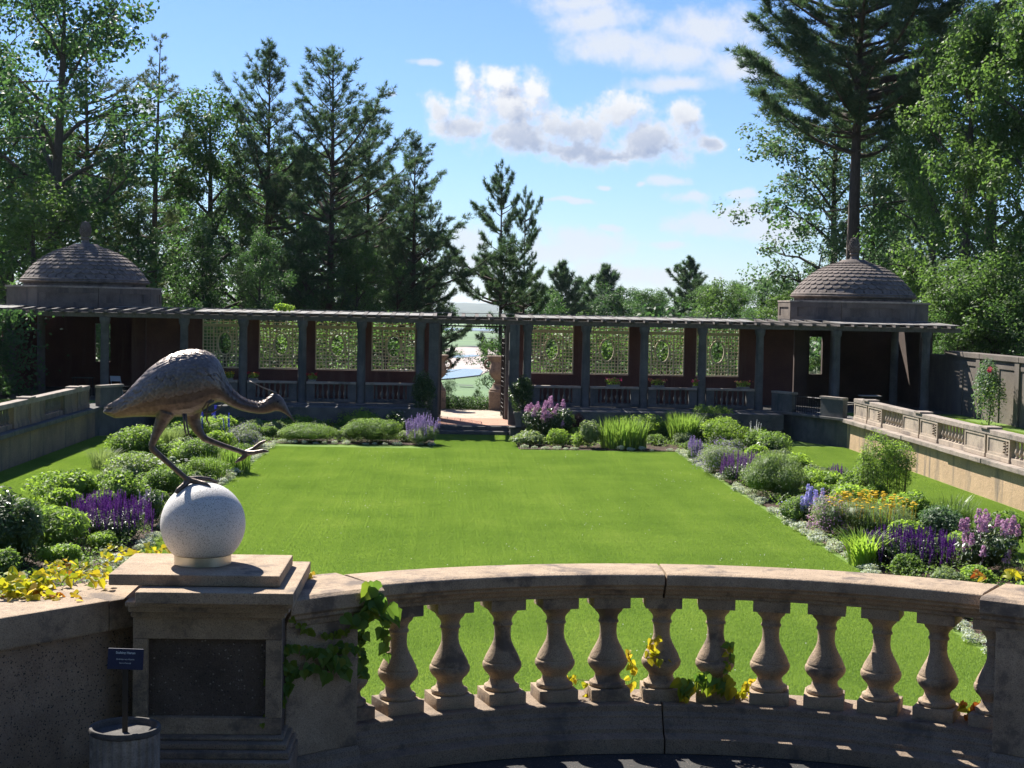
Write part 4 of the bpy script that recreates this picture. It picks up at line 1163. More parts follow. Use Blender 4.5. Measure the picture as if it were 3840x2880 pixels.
def heron():
    t = thing('heron_statue', 'bronze heron statue stalking on one leg with lowered neck, on the granite ball', 'statue', (BC.x - .06, BC.y, 4.2))
    HY = BC.y
    q = lambda x, y, Y=HY: ony(*cH(x, y), Y)
    # sections: crop x, top y, bottom y, half width (m)
    S = [(62, 640, 652, .004), (100, 605, 672, .022), (180, 560, 705, .034), (260, 505, 698, .050), (350, 405, 692, .066), (450, 300, 690, .082), (560, 208, 692, .096), (680, 138, 694, .106),
         (800, 102, 690, .110), (900, 92, 672, .110), (990, 102, 625, .104), (1070, 138, 575, .094), (1125, 195, 555, .082), (1165, 275, 560, .068), (1200, 365, 580, .055), (1250, 440, 605, .044),
         (1320, 505, 632, .036), (1400, 545, 652, .031), (1480, 565, 663, .029), (1540, 548, 664, .029), (1590, 505, 655, .031), (1635, 474, 640, .032), (1680, 490, 640, .030), (1715, 530, 655, .024),
         (1742, 580, 672, .015), (1765, 632, 690, .009), (1795, 690, 716, .006), (1832, 750, 756, .002)]
    m = 22
    b = MB()
    rings = []
    for x, yt, yb_, w in S:
        T = q(x, yt); Bm = q(x, yb_)
        # tilt the head and beak sections so that they stay square to the neck line
        cxm = (T + Bm) / 2; h = abs(T[2] - Bm[2]) / 2
        ring = []
        for k in range(m):
            a = 2 * PI * k / m
            yy = math.cos(a) * w * (1 - .18 * max(0, math.sin(a)) )
            ring.append((cxm[0], cxm[1] + yy, cxm[2] + math.sin(a) * max(h, .002)))
        rings.append(ring)
    vs_, fs_ = [], []
    for r in rings: vs_ += r
    for i in range(len(rings) - 1):
        for k in range(m):
            k2 = (k + 1) % m; fs_.append((i * m + k, i * m + k2, (i + 1) * m + k2, (i + 1) * m + k))
    fs_.append(tuple(range(m))[::-1]); fs_.append(tuple(range((len(rings) - 1) * m, len(rings) * m)))
    b.add(vs_, fs_)
    def limb(pts, rad, n=10): b.tube([q(x, y, Yv) for x, y, Yv in pts], rad, n)
    y1, y2 = HY - .03, HY + .045
    limb([(640, 640, y1), (610, 720, y1), (560, 830, y1), (518, 930, y1), (505, 965, y1)], [.046, .031, .021, .0155, .0145], 12)
    limb([(505, 962, y1), (530, 1000, y1), (600, 1060, y1), (720, 1165, y1), (820, 1250, y1), (850, 1285, y1 + .012)], [.0155, .0145, .0130, .0118, .0125, .0150], 12)
    for pts, rr in (([(850, 1275, y1 + .01), (800, 1320, y1 - .012), (750, 1362, y1 - .028), (728, 1392, y1 - .036)], [.0145, .012, .011, .006]),
                    ([(840, 1270, y1 + .01), (930, 1285, y1 + .002), (1000, 1305, y1 - .012), (1045, 1332, y1 - .026)], [.0145, .011, .011, .006]),
                    ([(850, 1262, y1 + .012), (940, 1252, y1 + .03), (1040, 1262, y1 + .05), (1115, 1292, y1 + .066)], [.0140, .011, .010, .005])):
        limb(pts, rr)
    limb([(880, 620, y2), (890, 720, y2), (930, 810, y2), (970, 865, y2), (1005, 900, y2)], [.048, .031, .022, .0165, .0155], 12)
    limb([(1000, 893, y2), (1060, 918, y2), (1180, 960, y2), (1300, 1000, y2), (1380, 1028, y2)], [.0155, .0140, .0120, .0112, .0130], 12)
    for pts, rr in (([(1375, 1024, y2), (1450, 1018, y2 - .02), (1530, 1002, y2 - .03), (1590, 1008, y2 - .03)], [.0125, .010, .0085, .003]),
                    ([(1370, 1020, y2), (1440, 985, y2 + .01), (1510, 930, y2 + .02), (1572, 902, y2 + .02)], [.0125, .010, .0085, .003]),
                    ([(1385, 1022, y2), (1350, 1062, y2 - .005), (1310, 1085, y2 - .01), (1270, 1112, y2 - .01)], [.0125, .0105, .009, .004])):
        limb(pts, rr)
    me, o = b.mesh('body', M['bronze'])
    tmp = bpy.data.objects.new('tmp', me); col.objects.link(tmp)
    rm = tmp.modifiers.new('r', 'REMESH'); rm.mode = 'VOXEL'; rm.voxel_size = .0038; rm.use_smooth_shade = True
    sm = tmp.modifiers.new('s', 'SMOOTH'); sm.factor = .5; sm.iterations = 4
    dg = bpy.context.evaluated_depsgraph_get()
    me2 = bpy.data.meshes.new_from_object(tmp.evaluated_get(dg))
    bpy.data.objects.remove(tmp, do_unlink=True)
    me2.name = 'body'; me2.shade_smooth()
    if not me2.materials: me2.materials.append(M['bronze'])
    body = place('body', me2, o, t)
    # feathers: pointed plates laid tailwards over the back, flank and neck
    rng = np.random.default_rng(5)
    fb = MB()
    xsS = np.array([s_[0] for s_ in S]); tops = np.array([s_[1] for s_ in S]); bots = np.array([s_[2] for s_ in S]); ws = np.array([s_[3] for s_ in S])
    def surf(x, a, lift=.0):
        T = q(x, np.interp(x, xsS, tops)); Bm = q(x, np.interp(x, xsS, bots)); w = np.interp(x, xsS, ws)
        c = (T + Bm) / 2; h = abs(T[2] - Bm[2]) / 2
        return np.array([c[0], c[1] + math.cos(a) * (w * (1 - .18 * max(0, math.sin(a))) + lift), c[2] + math.sin(a) * (h + lift)])
    def feather(x, a, L, W, lift):
        # x runs back towards the tail along the surface
        n = 6; rowL, rowR, rowC = [], [], []
        for k in range(n + 1):
            u = k / n; xx = x - L * u
            if xx < 70: xx = 70
            w = W * (math.sin(PI * min(1, u * .92 + .06)) ** .6) * (1 if u < .97 else .1)
            rowC.append(surf(xx, a, lift + .006 * u))
            rowL.append(surf(xx, a + w, lift * .3 + .004 * u)); rowR.append(surf(xx, a - w, lift * .3 + .004 * u))
        base = len(fb.v)
        for k in range(n + 1): fb.v += [tuple(rowL[k]), tuple(rowC[k]), tuple(rowR[k])]
        for k in range(n):
            i = base + k * 3; fb.f += [(i, i + 1, i + 4, i + 3), (i + 1, i + 2, i + 5, i + 4)]
    for row, x in enumerate(np.arange(150, 1120, 34)):
        for j, a in enumerate(np.linspace(-.10, PI + .10, 15)):
            aa = a + (.11 if row % 2 else 0) + rng.uniform(-.04, .04)
            up_ = math.sin(aa)
            feather(x + 60 + rng.uniform(-12, 12), aa, rng.uniform(75, 125) * (1.25 if up_ > .5 else .8), rng.uniform(.10, .15), .0055 if up_ > .3 else .0022)
    me3 = bpy.data.meshes.new('feathers'); me3.from_pydata(fb.v, [], fb.f); me3.materials.append(M['bronze_worn']); me3.shade_smooth()
    place('feathers', me3, (0, 0, 0), body, kind='stuff')
    # neck ruff
    fb.v, fb.f = [], []
    for x in np.arange(1140, 1640, 34):
        for a in np.linspace(.2, PI - .2, 5): feather(x + 20, a + rng.uniform(-.1, .1), 44, .22, .0012)
    me4 = bpy.data.meshes.new('neck_feathers'); me4.from_pydata(fb.v, [], fb.f); me4.materials.append(M['bronze']); me4.shade_smooth()
    place('neck_feathers', me4, (0, 0, 0), body, kind='stuff')
    # crest plume and breast plumes
    Q3 = lambda pts, Y=HY: [q(x, y, Y) for x, y in pts]
    MB().tube(Q3([(1655, 478), (1600, 452), (1520, 420), (1450, 385), (1402, 362)]), [.0042, .0036, .003, .0025, .001], 6).build('crest_plume', M['bronze_worn'], t, smooth=True)
    for pts in ([(1080, 545), (1030, 570), (1008, 640), (1015, 720), (1045, 782)], [(1060, 540), (1010, 560), (975, 620), (985, 655), (1060, 650), (1120, 615), (1170, 570)],
                [(800, 660), (805, 740), (815, 820), (832, 882)], [(820, 660), (830, 760), (850, 850), (890, 900)]):
        MB().tube(Q3(pts, HY - .08), [.006] + [.0042] * (len(pts) - 2) + [.001], 6).build('breast_plume', M['bronze'], t, smooth=True)
    # eye
    e = q(1672, 548); e[1] -= .029
    MB().lathe([(.0005, -.005), (.004, -.003), (.005, 0), (.004, .003), (.0005, .005)], 8, e).build('eye', M['iron'], t, smooth=True)
heron()

def planter_and_sign():
    cx, cy = -2.274, 5.94
    t = thing('fluted_planter', 'round fluted stone planter holding the sign post', 'planter', (cx, cy, FZ))
    n = 96; prof = [(.128, 0), (.131, .03), (.133, .25), (.133, .425), (.127, .432)]
    b = MB()
    vs_, fs_ = [], []
    rng = random.Random(4)
    fl = [1 - (.045 if (k % 4 in (0, 1)) else 0) * (1 if rng.random() > .15 else .3) for k in range(n)]
    for i, (r, z) in enumerate(prof):
        for k in range(n):
            rr = r * (fl[k] if 0 < i < 4 else .985); a = 2 * PI * k / n
            vs_.append((cx + rr * math.cos(a), cy + rr * math.sin(a), FZ + z))
    for i in range(len(prof) - 1):
        for k in range(n):
            k2 = (k + 1) % n; fs_.append((i * n + k, i * n + k2, (i + 1) * n + k2, (i + 1) * n + k))
    fs_.append(tuple(range(n))[::-1]); b.add(vs_, fs_)
    b.build('pot', M['planter'], t)
    MB().lathe([(.131, .425), (.136, .430), (.137, .444), (.134, .450), (.124, .450), (.120, .444), (.118, .375), (.001, .375)], 64, (cx, cy, FZ)).build('rim', M['planter_dark'], t, smooth=True, angle=40)
    peb = MB()
    rng = random.Random(2)
    for k in range(170):
        a = rng.uniform(0, 2 * PI); r = .108 * math.sqrt(rng.random()); s_ = rng.uniform(.008, .016)
        peb.lathe([(.0005, -s_ * .6), (s_, -s_ * .1), (s_ * .8, s_ * .4), (.0005, s_ * .6)], 6, (cx + r * math.cos(a), cy + r * math.sin(a), FZ + .382 + rng.uniform(0, .008)))
    peb.build('pebbles', M['pebble'], t, smooth=True, kind='stuff')
    g = thing('sculpture_sign', 'small dark blue sign with white lettering on a black stake in the planter', 'sign', (cx, cy, FZ + .375))
    MB().box(cx - .0105, cx + .0105, cy - .004, cy + .006, FZ + .372, 3.60).build('stake', M['signpost'], g, bevel=.001)
    sb = MB().box(-.070, .070, -.003, .003, 0, .080).mesh('board', M['sign'], bevel=.002, origin=(0, 0, 0))[0]
    rot = (R(-9), 0, R(-6))
    bd = place('board', sb, (cx + .001, cy - .012, 3.573), g, rot=rot)
    Mx = Matrix.Translation((cx + .001, cy - .012, 3.573)) @ Matrix(((1, 0, 0, 0), (0, 1, 0, 0), (0, 0, 1, 0), (0, 0, 0, 1)))
    for txt, size, z in (('Stalking Heron', .0128, .060), ('Andreas von Huene', .0088, .0365), ('Spirit of Place #8', .0066, .0225)):
        cu = bpy.data.curves.new('lettering', 'FONT'); cu.body = txt; cu.size = size; cu.align_x = 'CENTER'; cu.extrude = .0003
        if size > .012: cu.offset = .00025
        tmp = bpy.data.objects.new('tmp', cu); col.objects.link(tmp)
        dg = bpy.context.evaluated_depsgraph_get()
        me = bpy.data.meshes.new_from_object(tmp.evaluated_get(dg)); bpy.data.objects.remove(tmp, do_unlink=True)
        me.name = 'lettering'; me.materials.clear(); me.materials.append(M['text'])
        me.transform(Matrix.Rotation(PI / 2, 4, 'X'))
        ob = bpy.data.objects.new('lettering', me); col.objects.link(ob); ob.parent = bd; ob.location = (0, -.0035, z)
M['planter'] = stone('planter_stone', (.34, .30, .265), (.17, .152, .138), fine=160, blotch=14, bumps=.6, dist=.003, stain=(.10, .09, .085))
M['planter_dark'] = stone('planter_rim', (.13, .12, .112), (.075, .07, .066), fine=160, blotch=14, bumps=.6, dist=.003)
planter_and_sign()

# ------------------------------------------------------------------ vines: every leaf a piece of its own
def leafmesh(name, mat, kind):
    if kind == 'ivy':       # three lobes
        o = [(0, 0), (.20, -.10), (.42, .02), (.52, .30), (.40, .42), (.30, .58), (.14, .74), (0, 1.0)]
    else:                   # heart
        o = [(0, 0), (.18, -.10), (.38, .0), (.46, .24), (.38, .52), (.2, .8), (0, 1.0)]
    n = len(o); vs_ = []; fs_ = []
    for s in (1, -1):
        b0 = len(vs_)
        for x, y in o: vs_.append((s * x, y, abs(x) * .42 - .38 * y * y + .05 * math.sin(9 * y)))
        for k in range(1, n - 1):
            f = (b0, b0 + k, b0 + k + 1); fs_.append(f if s > 0 else f[::-1])
    me = bpy.data.meshes.new(name); me.from_pydata(vs_, [], fs_); me.materials.append(mat)
    at = me.attributes.new('rnd', 'FLOAT', 'FACE'); at.data.foreach_set('value', [0.0] * len(fs_))
    me.shade_smooth()
    return me
LM = {'ivy': leafmesh('leaf', M['ivy'], 'ivy'), 'young': leafmesh('leaf', M['ivy_young'], 'ivy'), 'yellow': leafmesh('leaf', M['vine_yellow'], 'heart'), 'lime': leafmesh('leaf', M['g_yellow'], 'heart'), 'orange': leafmesh('leaf', M['vine_orange'], 'heart')}
def leafrot(rng, facing, droop=0.7):
    """leaf hanging with its tip down and its face towards 'facing'"""
    f = Vector(facing) + Vector((rng.gauss(0, .35), rng.gauss(0, .25), rng.gauss(0, .35))); f.normalize()
    tip = Vector((rng.gauss(0, .5), rng.gauss(0, .2), -droop + rng.gauss(0, .3)))
    tip = (tip - f * tip.dot(f)).normalized()
    x = tip.cross(f)
    return Matrix((x, tip, f)).transposed().to_euler()
def onr(p, r):
    """pixel ray onto the upright cylinder r round the balustrade's centre"""
    d = ray(*p); o = CAM - np.array([AC[0], AC[1], 0]); a = d[0] ** 2 + d[1] ** 2; b = 2 * (o[0] * d[0] + o[1] * d[1]); c = o[0] ** 2 + o[1] ** 2 - r * r
    return CAM + d * ((-b + math.sqrt(b * b - 4 * a * c)) / (2 * a))
def vines():
    rng = random.Random(21)
    cv = crop(980, 2150, 2.273)
    # green creeper on the pier
    t = thing('creeper', 'green creeper with large lobed leaves climbing the pier beside the pedestal', 'vine', tuple(onr(cv(900, 700), 2.53)))
    def run(pts, n, lo, hi, kind, r=2.525, jit=18, stem=True):
        P = [np.array(p, float) for p in pts]
        L = [0]
        for a, b in zip(P[:-1], P[1:]): L.append(L[-1] + np.linalg.norm(b - a))
        if stem: MB().tube([onr(cv(*p), r + .008) for p in pts], .0018, 5).build('stem', M['stem'], t)
        for k in range(n):
            u = L[-1] * (k + rng.random()) / n
            x = np.interp(u, L, [p[0] for p in P]) + rng.gauss(0, jit); y = np.interp(u, L, [p[1] for p in P]) + rng.gauss(0, jit)
            s_ = rng.uniform(lo, hi)
            w = onr(cv(x, y - 15), r - rng.uniform(.0, .03)); w = Vector(w)
            place('leaf', LM[kind if rng.random() < .85 else 'young'], w, t, rot=leafrot(rng, (.2, -1, .35)), scale=s_)
    run([(960, 95), (975, 190), (1060, 280), (1120, 360)], 7, .06, .085, 'ivy', 2.515, 12)
    run([(970, 160), (930, 300), (860, 380), (750, 400)], 9, .06, .09, 'ivy', 2.505, 30)
    run([(1000, 300), (1020, 420), (1060, 540), (1070, 700)], 12, .035, .06, 'ivy', 2.66, 18)
    run([(900, 350), (850, 500), (840, 640), (880, 760), (860, 870)], 20, .035, .055, 'ivy', 2.60, 18)
    run([(230, 400), (340, 470), (440, 500), (520, 520), (620, 530), (700, 500), (780, 500)], 16, .026, .036, 'young', 2.54, 10)
    run([(200, 610), (300, 660), (380, 670), (460, 655), (560, 670), (680, 640), (800, 620)], 24, .034, .05, 'ivy', 2.53, 18)
    run([(560, 660), (590, 740), (560, 840)], 8, .045, .07, 'ivy', 2.525, 16)
    run([(640, 700), (680, 790), (700, 840)], 6, .045, .075, 'ivy', 2.525, 14)
    run([(330, 880), (380, 830), (440, 810), (470, 840)], 6, .035, .055, 'ivy', 2.53, 14)
    run([(200, 600), (190, 760), (230, 850), (200, 960), (180, 1050), (130, 1110)], 22, .032, .052, 'ivy', 2.525, 22)
    run([(180, 760), (120, 790), (90, 880), (60, 930)], 9, .026, .036, 'young', 2.515, 12)
    run([(160, 1140), (60, 1210), (10, 1300)], 5, .018, .026, 'young', 2.515, 10)
    # yellowing shoots between the balusters
    def shoot(lab, pts, cf, n, lo, hi, kinds, r, jit, grp='vine shoots on the balustrade'):
        nonlocal t
        P = [onr(cf(*p), r) for p in pts]
        t = thing('vine_shoot', lab, 'vine', tuple(min(P, key=lambda q: q[2])), grp)
        MB().tube(P, .0016, 5).build('stem', M['stem'], t)
        for k in range(n):
            u = (k + rng.random()) / n * (len(pts) - 1); i = min(int(u), len(pts) - 2); f = u - i
            x = pts[i][0] * (1 - f) + pts[i + 1][0] * f + rng.gauss(0, jit); y = pts[i][1] * (1 - f) + pts[i + 1][1] * f + rng.gauss(0, jit)
            w = Vector(onr(cf(x, y), r + rng.uniform(-.02, .02)))
            place('leaf', LM[rng.choice(kinds)], w, t, rot=leafrot(rng, (.1, -1, .5)), scale=rng.uniform(lo, hi))
    cm = crop(2200, 2300, 1.8143)
    shoot('yellow vine sprig rising right of the fifth baluster from the creeper', [(290, 530), (318, 420), (310, 340), (280, 270)], cm, 12, .03, .045, ['yellow', 'yellow', 'lime'], 2.79, 16)
    shoot('yellow vine sprig hugging the sixth baluster from the creeper', [(480, 160), (440, 200), (420, 270), (450, 290), (540, 330)], cm, 14, .03, .042, ['yellow', 'lime'], 2.68, 14)
    shoot('bushy green and yellow vine wrapped round the seventh baluster\'s foot', [(640, 560), (680, 480), (760, 440), (860, 460), (950, 470), (1000, 480)], cm, 34, .04, .075, ['ivy', 'ivy', 'lime', 'young'], 2.665, 26)
    shoot('thin vine climbing the right flank of the seventh baluster', [(930, 480), (980, 330), (975, 240), (965, 190)], cm, 14, .026, .04, ['young', 'ivy', 'lime'], 2.70, 10)
    shoot('yellow vine tangle on the rail beside the eighth baluster', [(1020, 580), (1070, 540), (1090, 490), (1150, 470), (1060, 600)], cm, 24, .024, .036, ['yellow', 'lime'], 2.79, 16)
    shoot('yellow vine trailing on the rail left of the fifth baluster', [(0, 590), (20, 480), (60, 460), (-80, 450), (-120, 445)], cm, 18, .024, .038, ['yellow', 'yellow', 'lime'], 2.79, 14)
    shoot('yellow and orange vine leaves at the foot of the baluster nearest the right-hand pier', [(1730, 1190), (1800, 1210), (1850, 1260), (1890, 1290), (1930, 1220), (1960, 1180)], c4, 22, .034, .055, ['yellow', 'lime', 'orange'], 2.79, 16)
    # sprawling vine on the parapet top and behind the ball
    cw = crop(0, 2040, 1.8143)
    t = thing('sprawling_vine', 'sprawling yellow-green vine heaped on the sunlit parapet top left of the ball', 'vine', (-2.75, 6.5, 3.74))
    def heap(n, box, z0, zz, kinds, lo, hi):
        for k in range(n):
            x, y = rng.uniform(box[0], box[1]), rng.uniform(box[2], box[3])
            w = Vector(onz(*cw(x, y), z0)); w.z += rng.uniform(0, zz)
            f = (rng.gauss(0, .4), -.35 + rng.gauss(0, .35), 1)
            place('leaf', LM[rng.choice(kinds)], w, t, rot=leafrot(rng, f, .2), scale=rng.uniform(lo, hi))
    heap(80, (0, 340, 245, 375), 3.745, .055, ['lime', 'lime', 'yellow', 'young'], .035, .07)
    heap(90, (300, 740, 150, 300), 3.745, .05, ['yellow', 'lime', 'yellow', 'young'], .024, .044)
    heap(26, (0, 560, 330, 390), 3.743, .012, ['yellow', 'yellow', 'orange'], .022, .034)
    heap(60, (700, 1180, 60, 130), 3.80, .05, ['yellow', 'lime'], .022, .04)
    heap(8, (400, 480, 140, 200), 3.76, .04, ['orange', 'yellow'], .022, .036)
    for k in range(9):
        x, y = rng.uniform(50, 1000), 0
        y = np.interp(x, [0, 400, 800, 1100], [320, 240, 140, 100])
        p = [Vector(onz(*cw(x + dx, y + rng.uniform(-20, 20)), 3.75)) + Vector((0, 0, rng.uniform(0, .05))) for dx in (0, 45, 90, 140, 190)]
        MB().tube(p, .0022, 5).build('stem', M['stem'], t)
    t = thing('fallen_leaves', 'scatter of yellow leaves on the pier cap beside the pedestal', 'leaves', tuple(onz(*cv(380, 20), 3.745)))
    for k in range(9):
        w = Vector(onz(*cv(rng.uniform(300, 460), rng.uniform(-15, 45)), 3.746)); place('leaf', LM['yellow'], w, t, rot=leafrot(rng, (0, -.2, 1), .1), scale=rng.uniform(.02, .032))
    t = thing('vine_shoot', 'orange and yellow leaf cluster on the coping by the right edge', 'vine', tuple(onz(*c4(1940, 440), 3.745)), 'vine shoots on the balustrade')
    for k in range(12):
        w = Vector(onz(*c4(rng.uniform(1905, 1975), rng.uniform(425, 455)), 3.75)); w.z += rng.uniform(0, .025)
        place('leaf', LM[rng.choice(['orange', 'orange', 'yellow'])], w, t, rot=leafrot(rng, (0, -.5, 1), .1), scale=rng.uniform(.018, .03))
    t = thing('vine_shoot', 'lime-green leaf cluster lying on the coping at the right edge', 'vine', tuple(onz(*c4(2150, 430), 3.745)), 'vine shoots on the balustrade')
    for k in range(16):
        w = Vector(onz(*c4(rng.uniform(2090, 2260), rng.uniform(415, 455)), 3.75)); w.z += rng.uniform(0, .035)
        place('leaf', LM[rng.choice(['lime', 'lime', 'yellow'])], w, t, rot=leafrot(rng, (0, -.5, 1), .1), scale=rng.uniform(.03, .048))
vines()

# ================================================================== planting
def unit(v): return v / np.maximum(np.linalg.norm(v, axis=-1, keepdims=True), 1e-9)
def leaf_quads(rng, c, nrm, L, W, upb=0.0):
    """diamond leaves at points c, roughly facing nrm"""
    n = len(c)
    nn = unit(nrm + rng.normal(0, .55, (n, 3)))
    d = rng.normal(0, 1, (n, 3)); d[:, 2] += upb
    d = unit(d - nn * (d * nn).sum(1, keepdims=True)); s = np.cross(nn, d)
    l = (L * rng.uniform(.65, 1.3, n))[:, None]; w = (W * rng.uniform(.7, 1.25, n))[:, None]
    v = np.stack([c - d * l / 2, c + s * w / 2 + nn * w * .18, c + d * l / 2, c - s * w / 2 + nn * w * .18], 1)
    return v.reshape(-1, 3)
def lobes(rng, rx, ry, h, k):
    out = []
    for i in range(k):
        a = rng.uniform(0, 2 * PI); r = math.sqrt(rng.uniform(0, 1)) * .62
        s = rng.uniform(.34, .56)
        out.append((rx * r * math.cos(a), ry * r * math.sin(a), h * rng.uniform(.36, .70) * (1.1 - .45 * r), rx * s, ry * s, h * rng.uniform(.30, .38)))
    out.append((0, 0, h * .40, rx * .82, ry * .82, h * .46))
    return out
def lobe_points(rng, lb, n):
    w = np.array([(a * b + b * c + a * c) for _, _, _, a, b, c in lb]); idx = rng.choice(len(lb), n, p=w / w.sum())
    A = np.array(lb)[idx]
    d = unit(rng.normal(0, 1, (n, 3))); d[:, 2] = np.abs(d[:, 2]) * np.where(rng.uniform(size=n) < .8, 1, -1)
    r = rng.uniform(.45, 1.06, n) ** .5
    p = A[:, :3] + d * A[:, 3:] * r[:, None]
    p[:, 2] = np.maximum(p[:, 2], .02)
    nrm = unit(d / np.maximum(A[:, 3:], .05)); nrm[:, 2] += .8
    return p, unit(nrm)
def bush_mesh(seed, rx, ry, h, n, L, W, mat, k=7, upb=.3):
    rng = np.random.default_rng(seed)
    p, nrm = lobe_points(rng, lobes(rng, rx, ry, h, k), n)
    return mesh_np('foliage', leaf_quads(rng, p, nrm, L, W, upb), 4, mat, rng.uniform(0, 1, n))
def core_mesh(seed, rx, ry, h, mat):
    rng = np.random.default_rng(seed)
    lb = lobes(rng, rx, ry, h, 7); b = MB()
    for (x, y, z, a, bb, c) in lb:
        prof = [(max(.02, math.cos(q)), math.sin(q)) for q in np.linspace(-1.2, 1.5, 6)]
        n0 = len(b.v); b.lathe(prof, 9)
        for i in range(n0, len(b.v)):
            u = b.v[i]; k = .58 + .10 * math.sin(7 * u[0] + 5 * u[1] + seed) ; b.v[i] = (x + u[0] * a * k, y + u[1] * bb * k, max(0.0, z + u[2] * c * k))
    return b.mesh('opaque_core', mat, smooth=True, origin=(0, 0, 0))[0]  # solid lump added inside the leaves to block see-through and deepen shading
def blades_mesh(seed, rx, ry, h, n, W, mat, curl=.5, segs=4):
    """arching strap leaves or stems"""
    rng = np.random.default_rng(seed)
    a = rng.uniform(0, 2 * PI, n); r = np.sqrt(rng.uniform(0, 1, n)) * .75
    base = np.stack([rx * r * np.cos(a), ry * r * np.sin(a), np.zeros(n)], 1)
    q = a + rng.normal(0, .7, n); H = h * rng.uniform(.6, 1.08, n)
    out = np.stack([np.cos(q), np.sin(q), np.zeros(n)], 1); side = np.stack([-np.sin(q), np.cos(q), np.zeros(n)], 1)
    lean = (curl * rng.uniform(.15, 1.0, n) * H)[:, None]
    w = (W * rng.uniform(.7, 1.2, n))[:, None]
    rows = []
    for k in range(segs + 1):
        u = k / segs
        c = base + out * lean * u ** 1.8 + np.stack([0 * H, 0 * H, H * (u - .28 * curl * u ** 3)], 1)
        ww = w * (1 - u ** 2.5) + .001
        rows.append((c - side * ww / 2, c + side * ww / 2))
    vv = []
    for k in range(segs): vv.append(np.stack([rows[k][0], rows[k][1], rows[k + 1][1], rows[k + 1][0]], 1))
    v = np.stack(vv, 1).reshape(-1, 3)
    return mesh_np('blades', v, 4, mat, np.repeat(rng.uniform(0, 1, n), segs))
def spike_mesh(seed, h, w, n, mat, tipw=.25, start=.25, L=.02):
    """a flower spike: little petals round an upright stem"""
    rng = np.random.default_rng(seed)
    u = rng.uniform(start, 1, n); a = rng.uniform(0, 2 * PI, n)
    r = w * (1 - (1 - tipw) * (u - start) / (1 - start)) * rng.uniform(.5, 1, n)
    c = np.stack([r * np.cos(a), r * np.sin(a), u * h], 1); nrm = np.stack([np.cos(a), np.sin(a), .4 + 0 * a], 1)
    v = leaf_quads(rng, c, nrm, L, L * .8)
    st = np.array([(-.004, 0, 0), (.004, 0, 0), (.002, 0, h), (-.002, 0, h), (0, -.004, 0), (0, .004, 0), (0, .002, h), (0, -.002, h)])
    return mesh_np('flower_spike', np.concatenate([v, st]), 4, mat, np.concatenate([rng.uniform(0, 1, n), [0, 0]]))
SP = {}
def spikes(kind, seed):
    if (kind, seed) not in SP:
        cfg = {'salvia': (.42, .018, 70, 'f_purple', .3, .25, .022), 'salvia_v': (.36, .02, 60, 'f_violet', .3, .2, .024), 'salvia_d': (.40, .017, 60, 'f_darkpurple', .3, .2, .022), 'delphinium': (.75, .05, 110, 'f_blue', .25, .25, .05),
               'campanula': (.55, .07, 90, 'f_campan', .5, .2, .055), 'phlox': (.36, .09, 80, 'f_pink', .4, .35, .05), 'catmint': (.32, .03, 50, 'f_lavender', .3, .3, .03), 'pale': (.5, .018, 50, 'f_white', .2, .3, .022)}[kind]
        SP[(kind, seed)] = spike_mesh(seed + 50, cfg[0], cfg[1], cfg[2], M[cfg[3]], cfg[4], cfg[5], cfg[6])
    return SP[(kind, seed)]
def head_mesh():
    b = MB(); b.lathe([(.003, -.25), (.003, 0), (.032, .003), (.036, .008), (.022, .014), (.002, .015)], 9, cap=False)
    me, o = b.mesh('flower_head', M['f_yellow'], origin=(0, 0, 0)); return me
YH = head_mesh()
def daisy_mesh():
    v = []
    for k in range(9):
        a = 2 * PI * k / 9
        v += [(0, 0, 0), (.03 * math.cos(a - .25), .03 * math.sin(a - .25), .006), (.042 * math.cos(a), .042 * math.sin(a), .004), (.03 * math.cos(a + .25), .03 * math.sin(a + .25), .006)]
    return mesh_np('daisy', np.array(v), 4, M['f_white'], np.zeros(9))
DM = daisy_mesh()
SEED = [100]
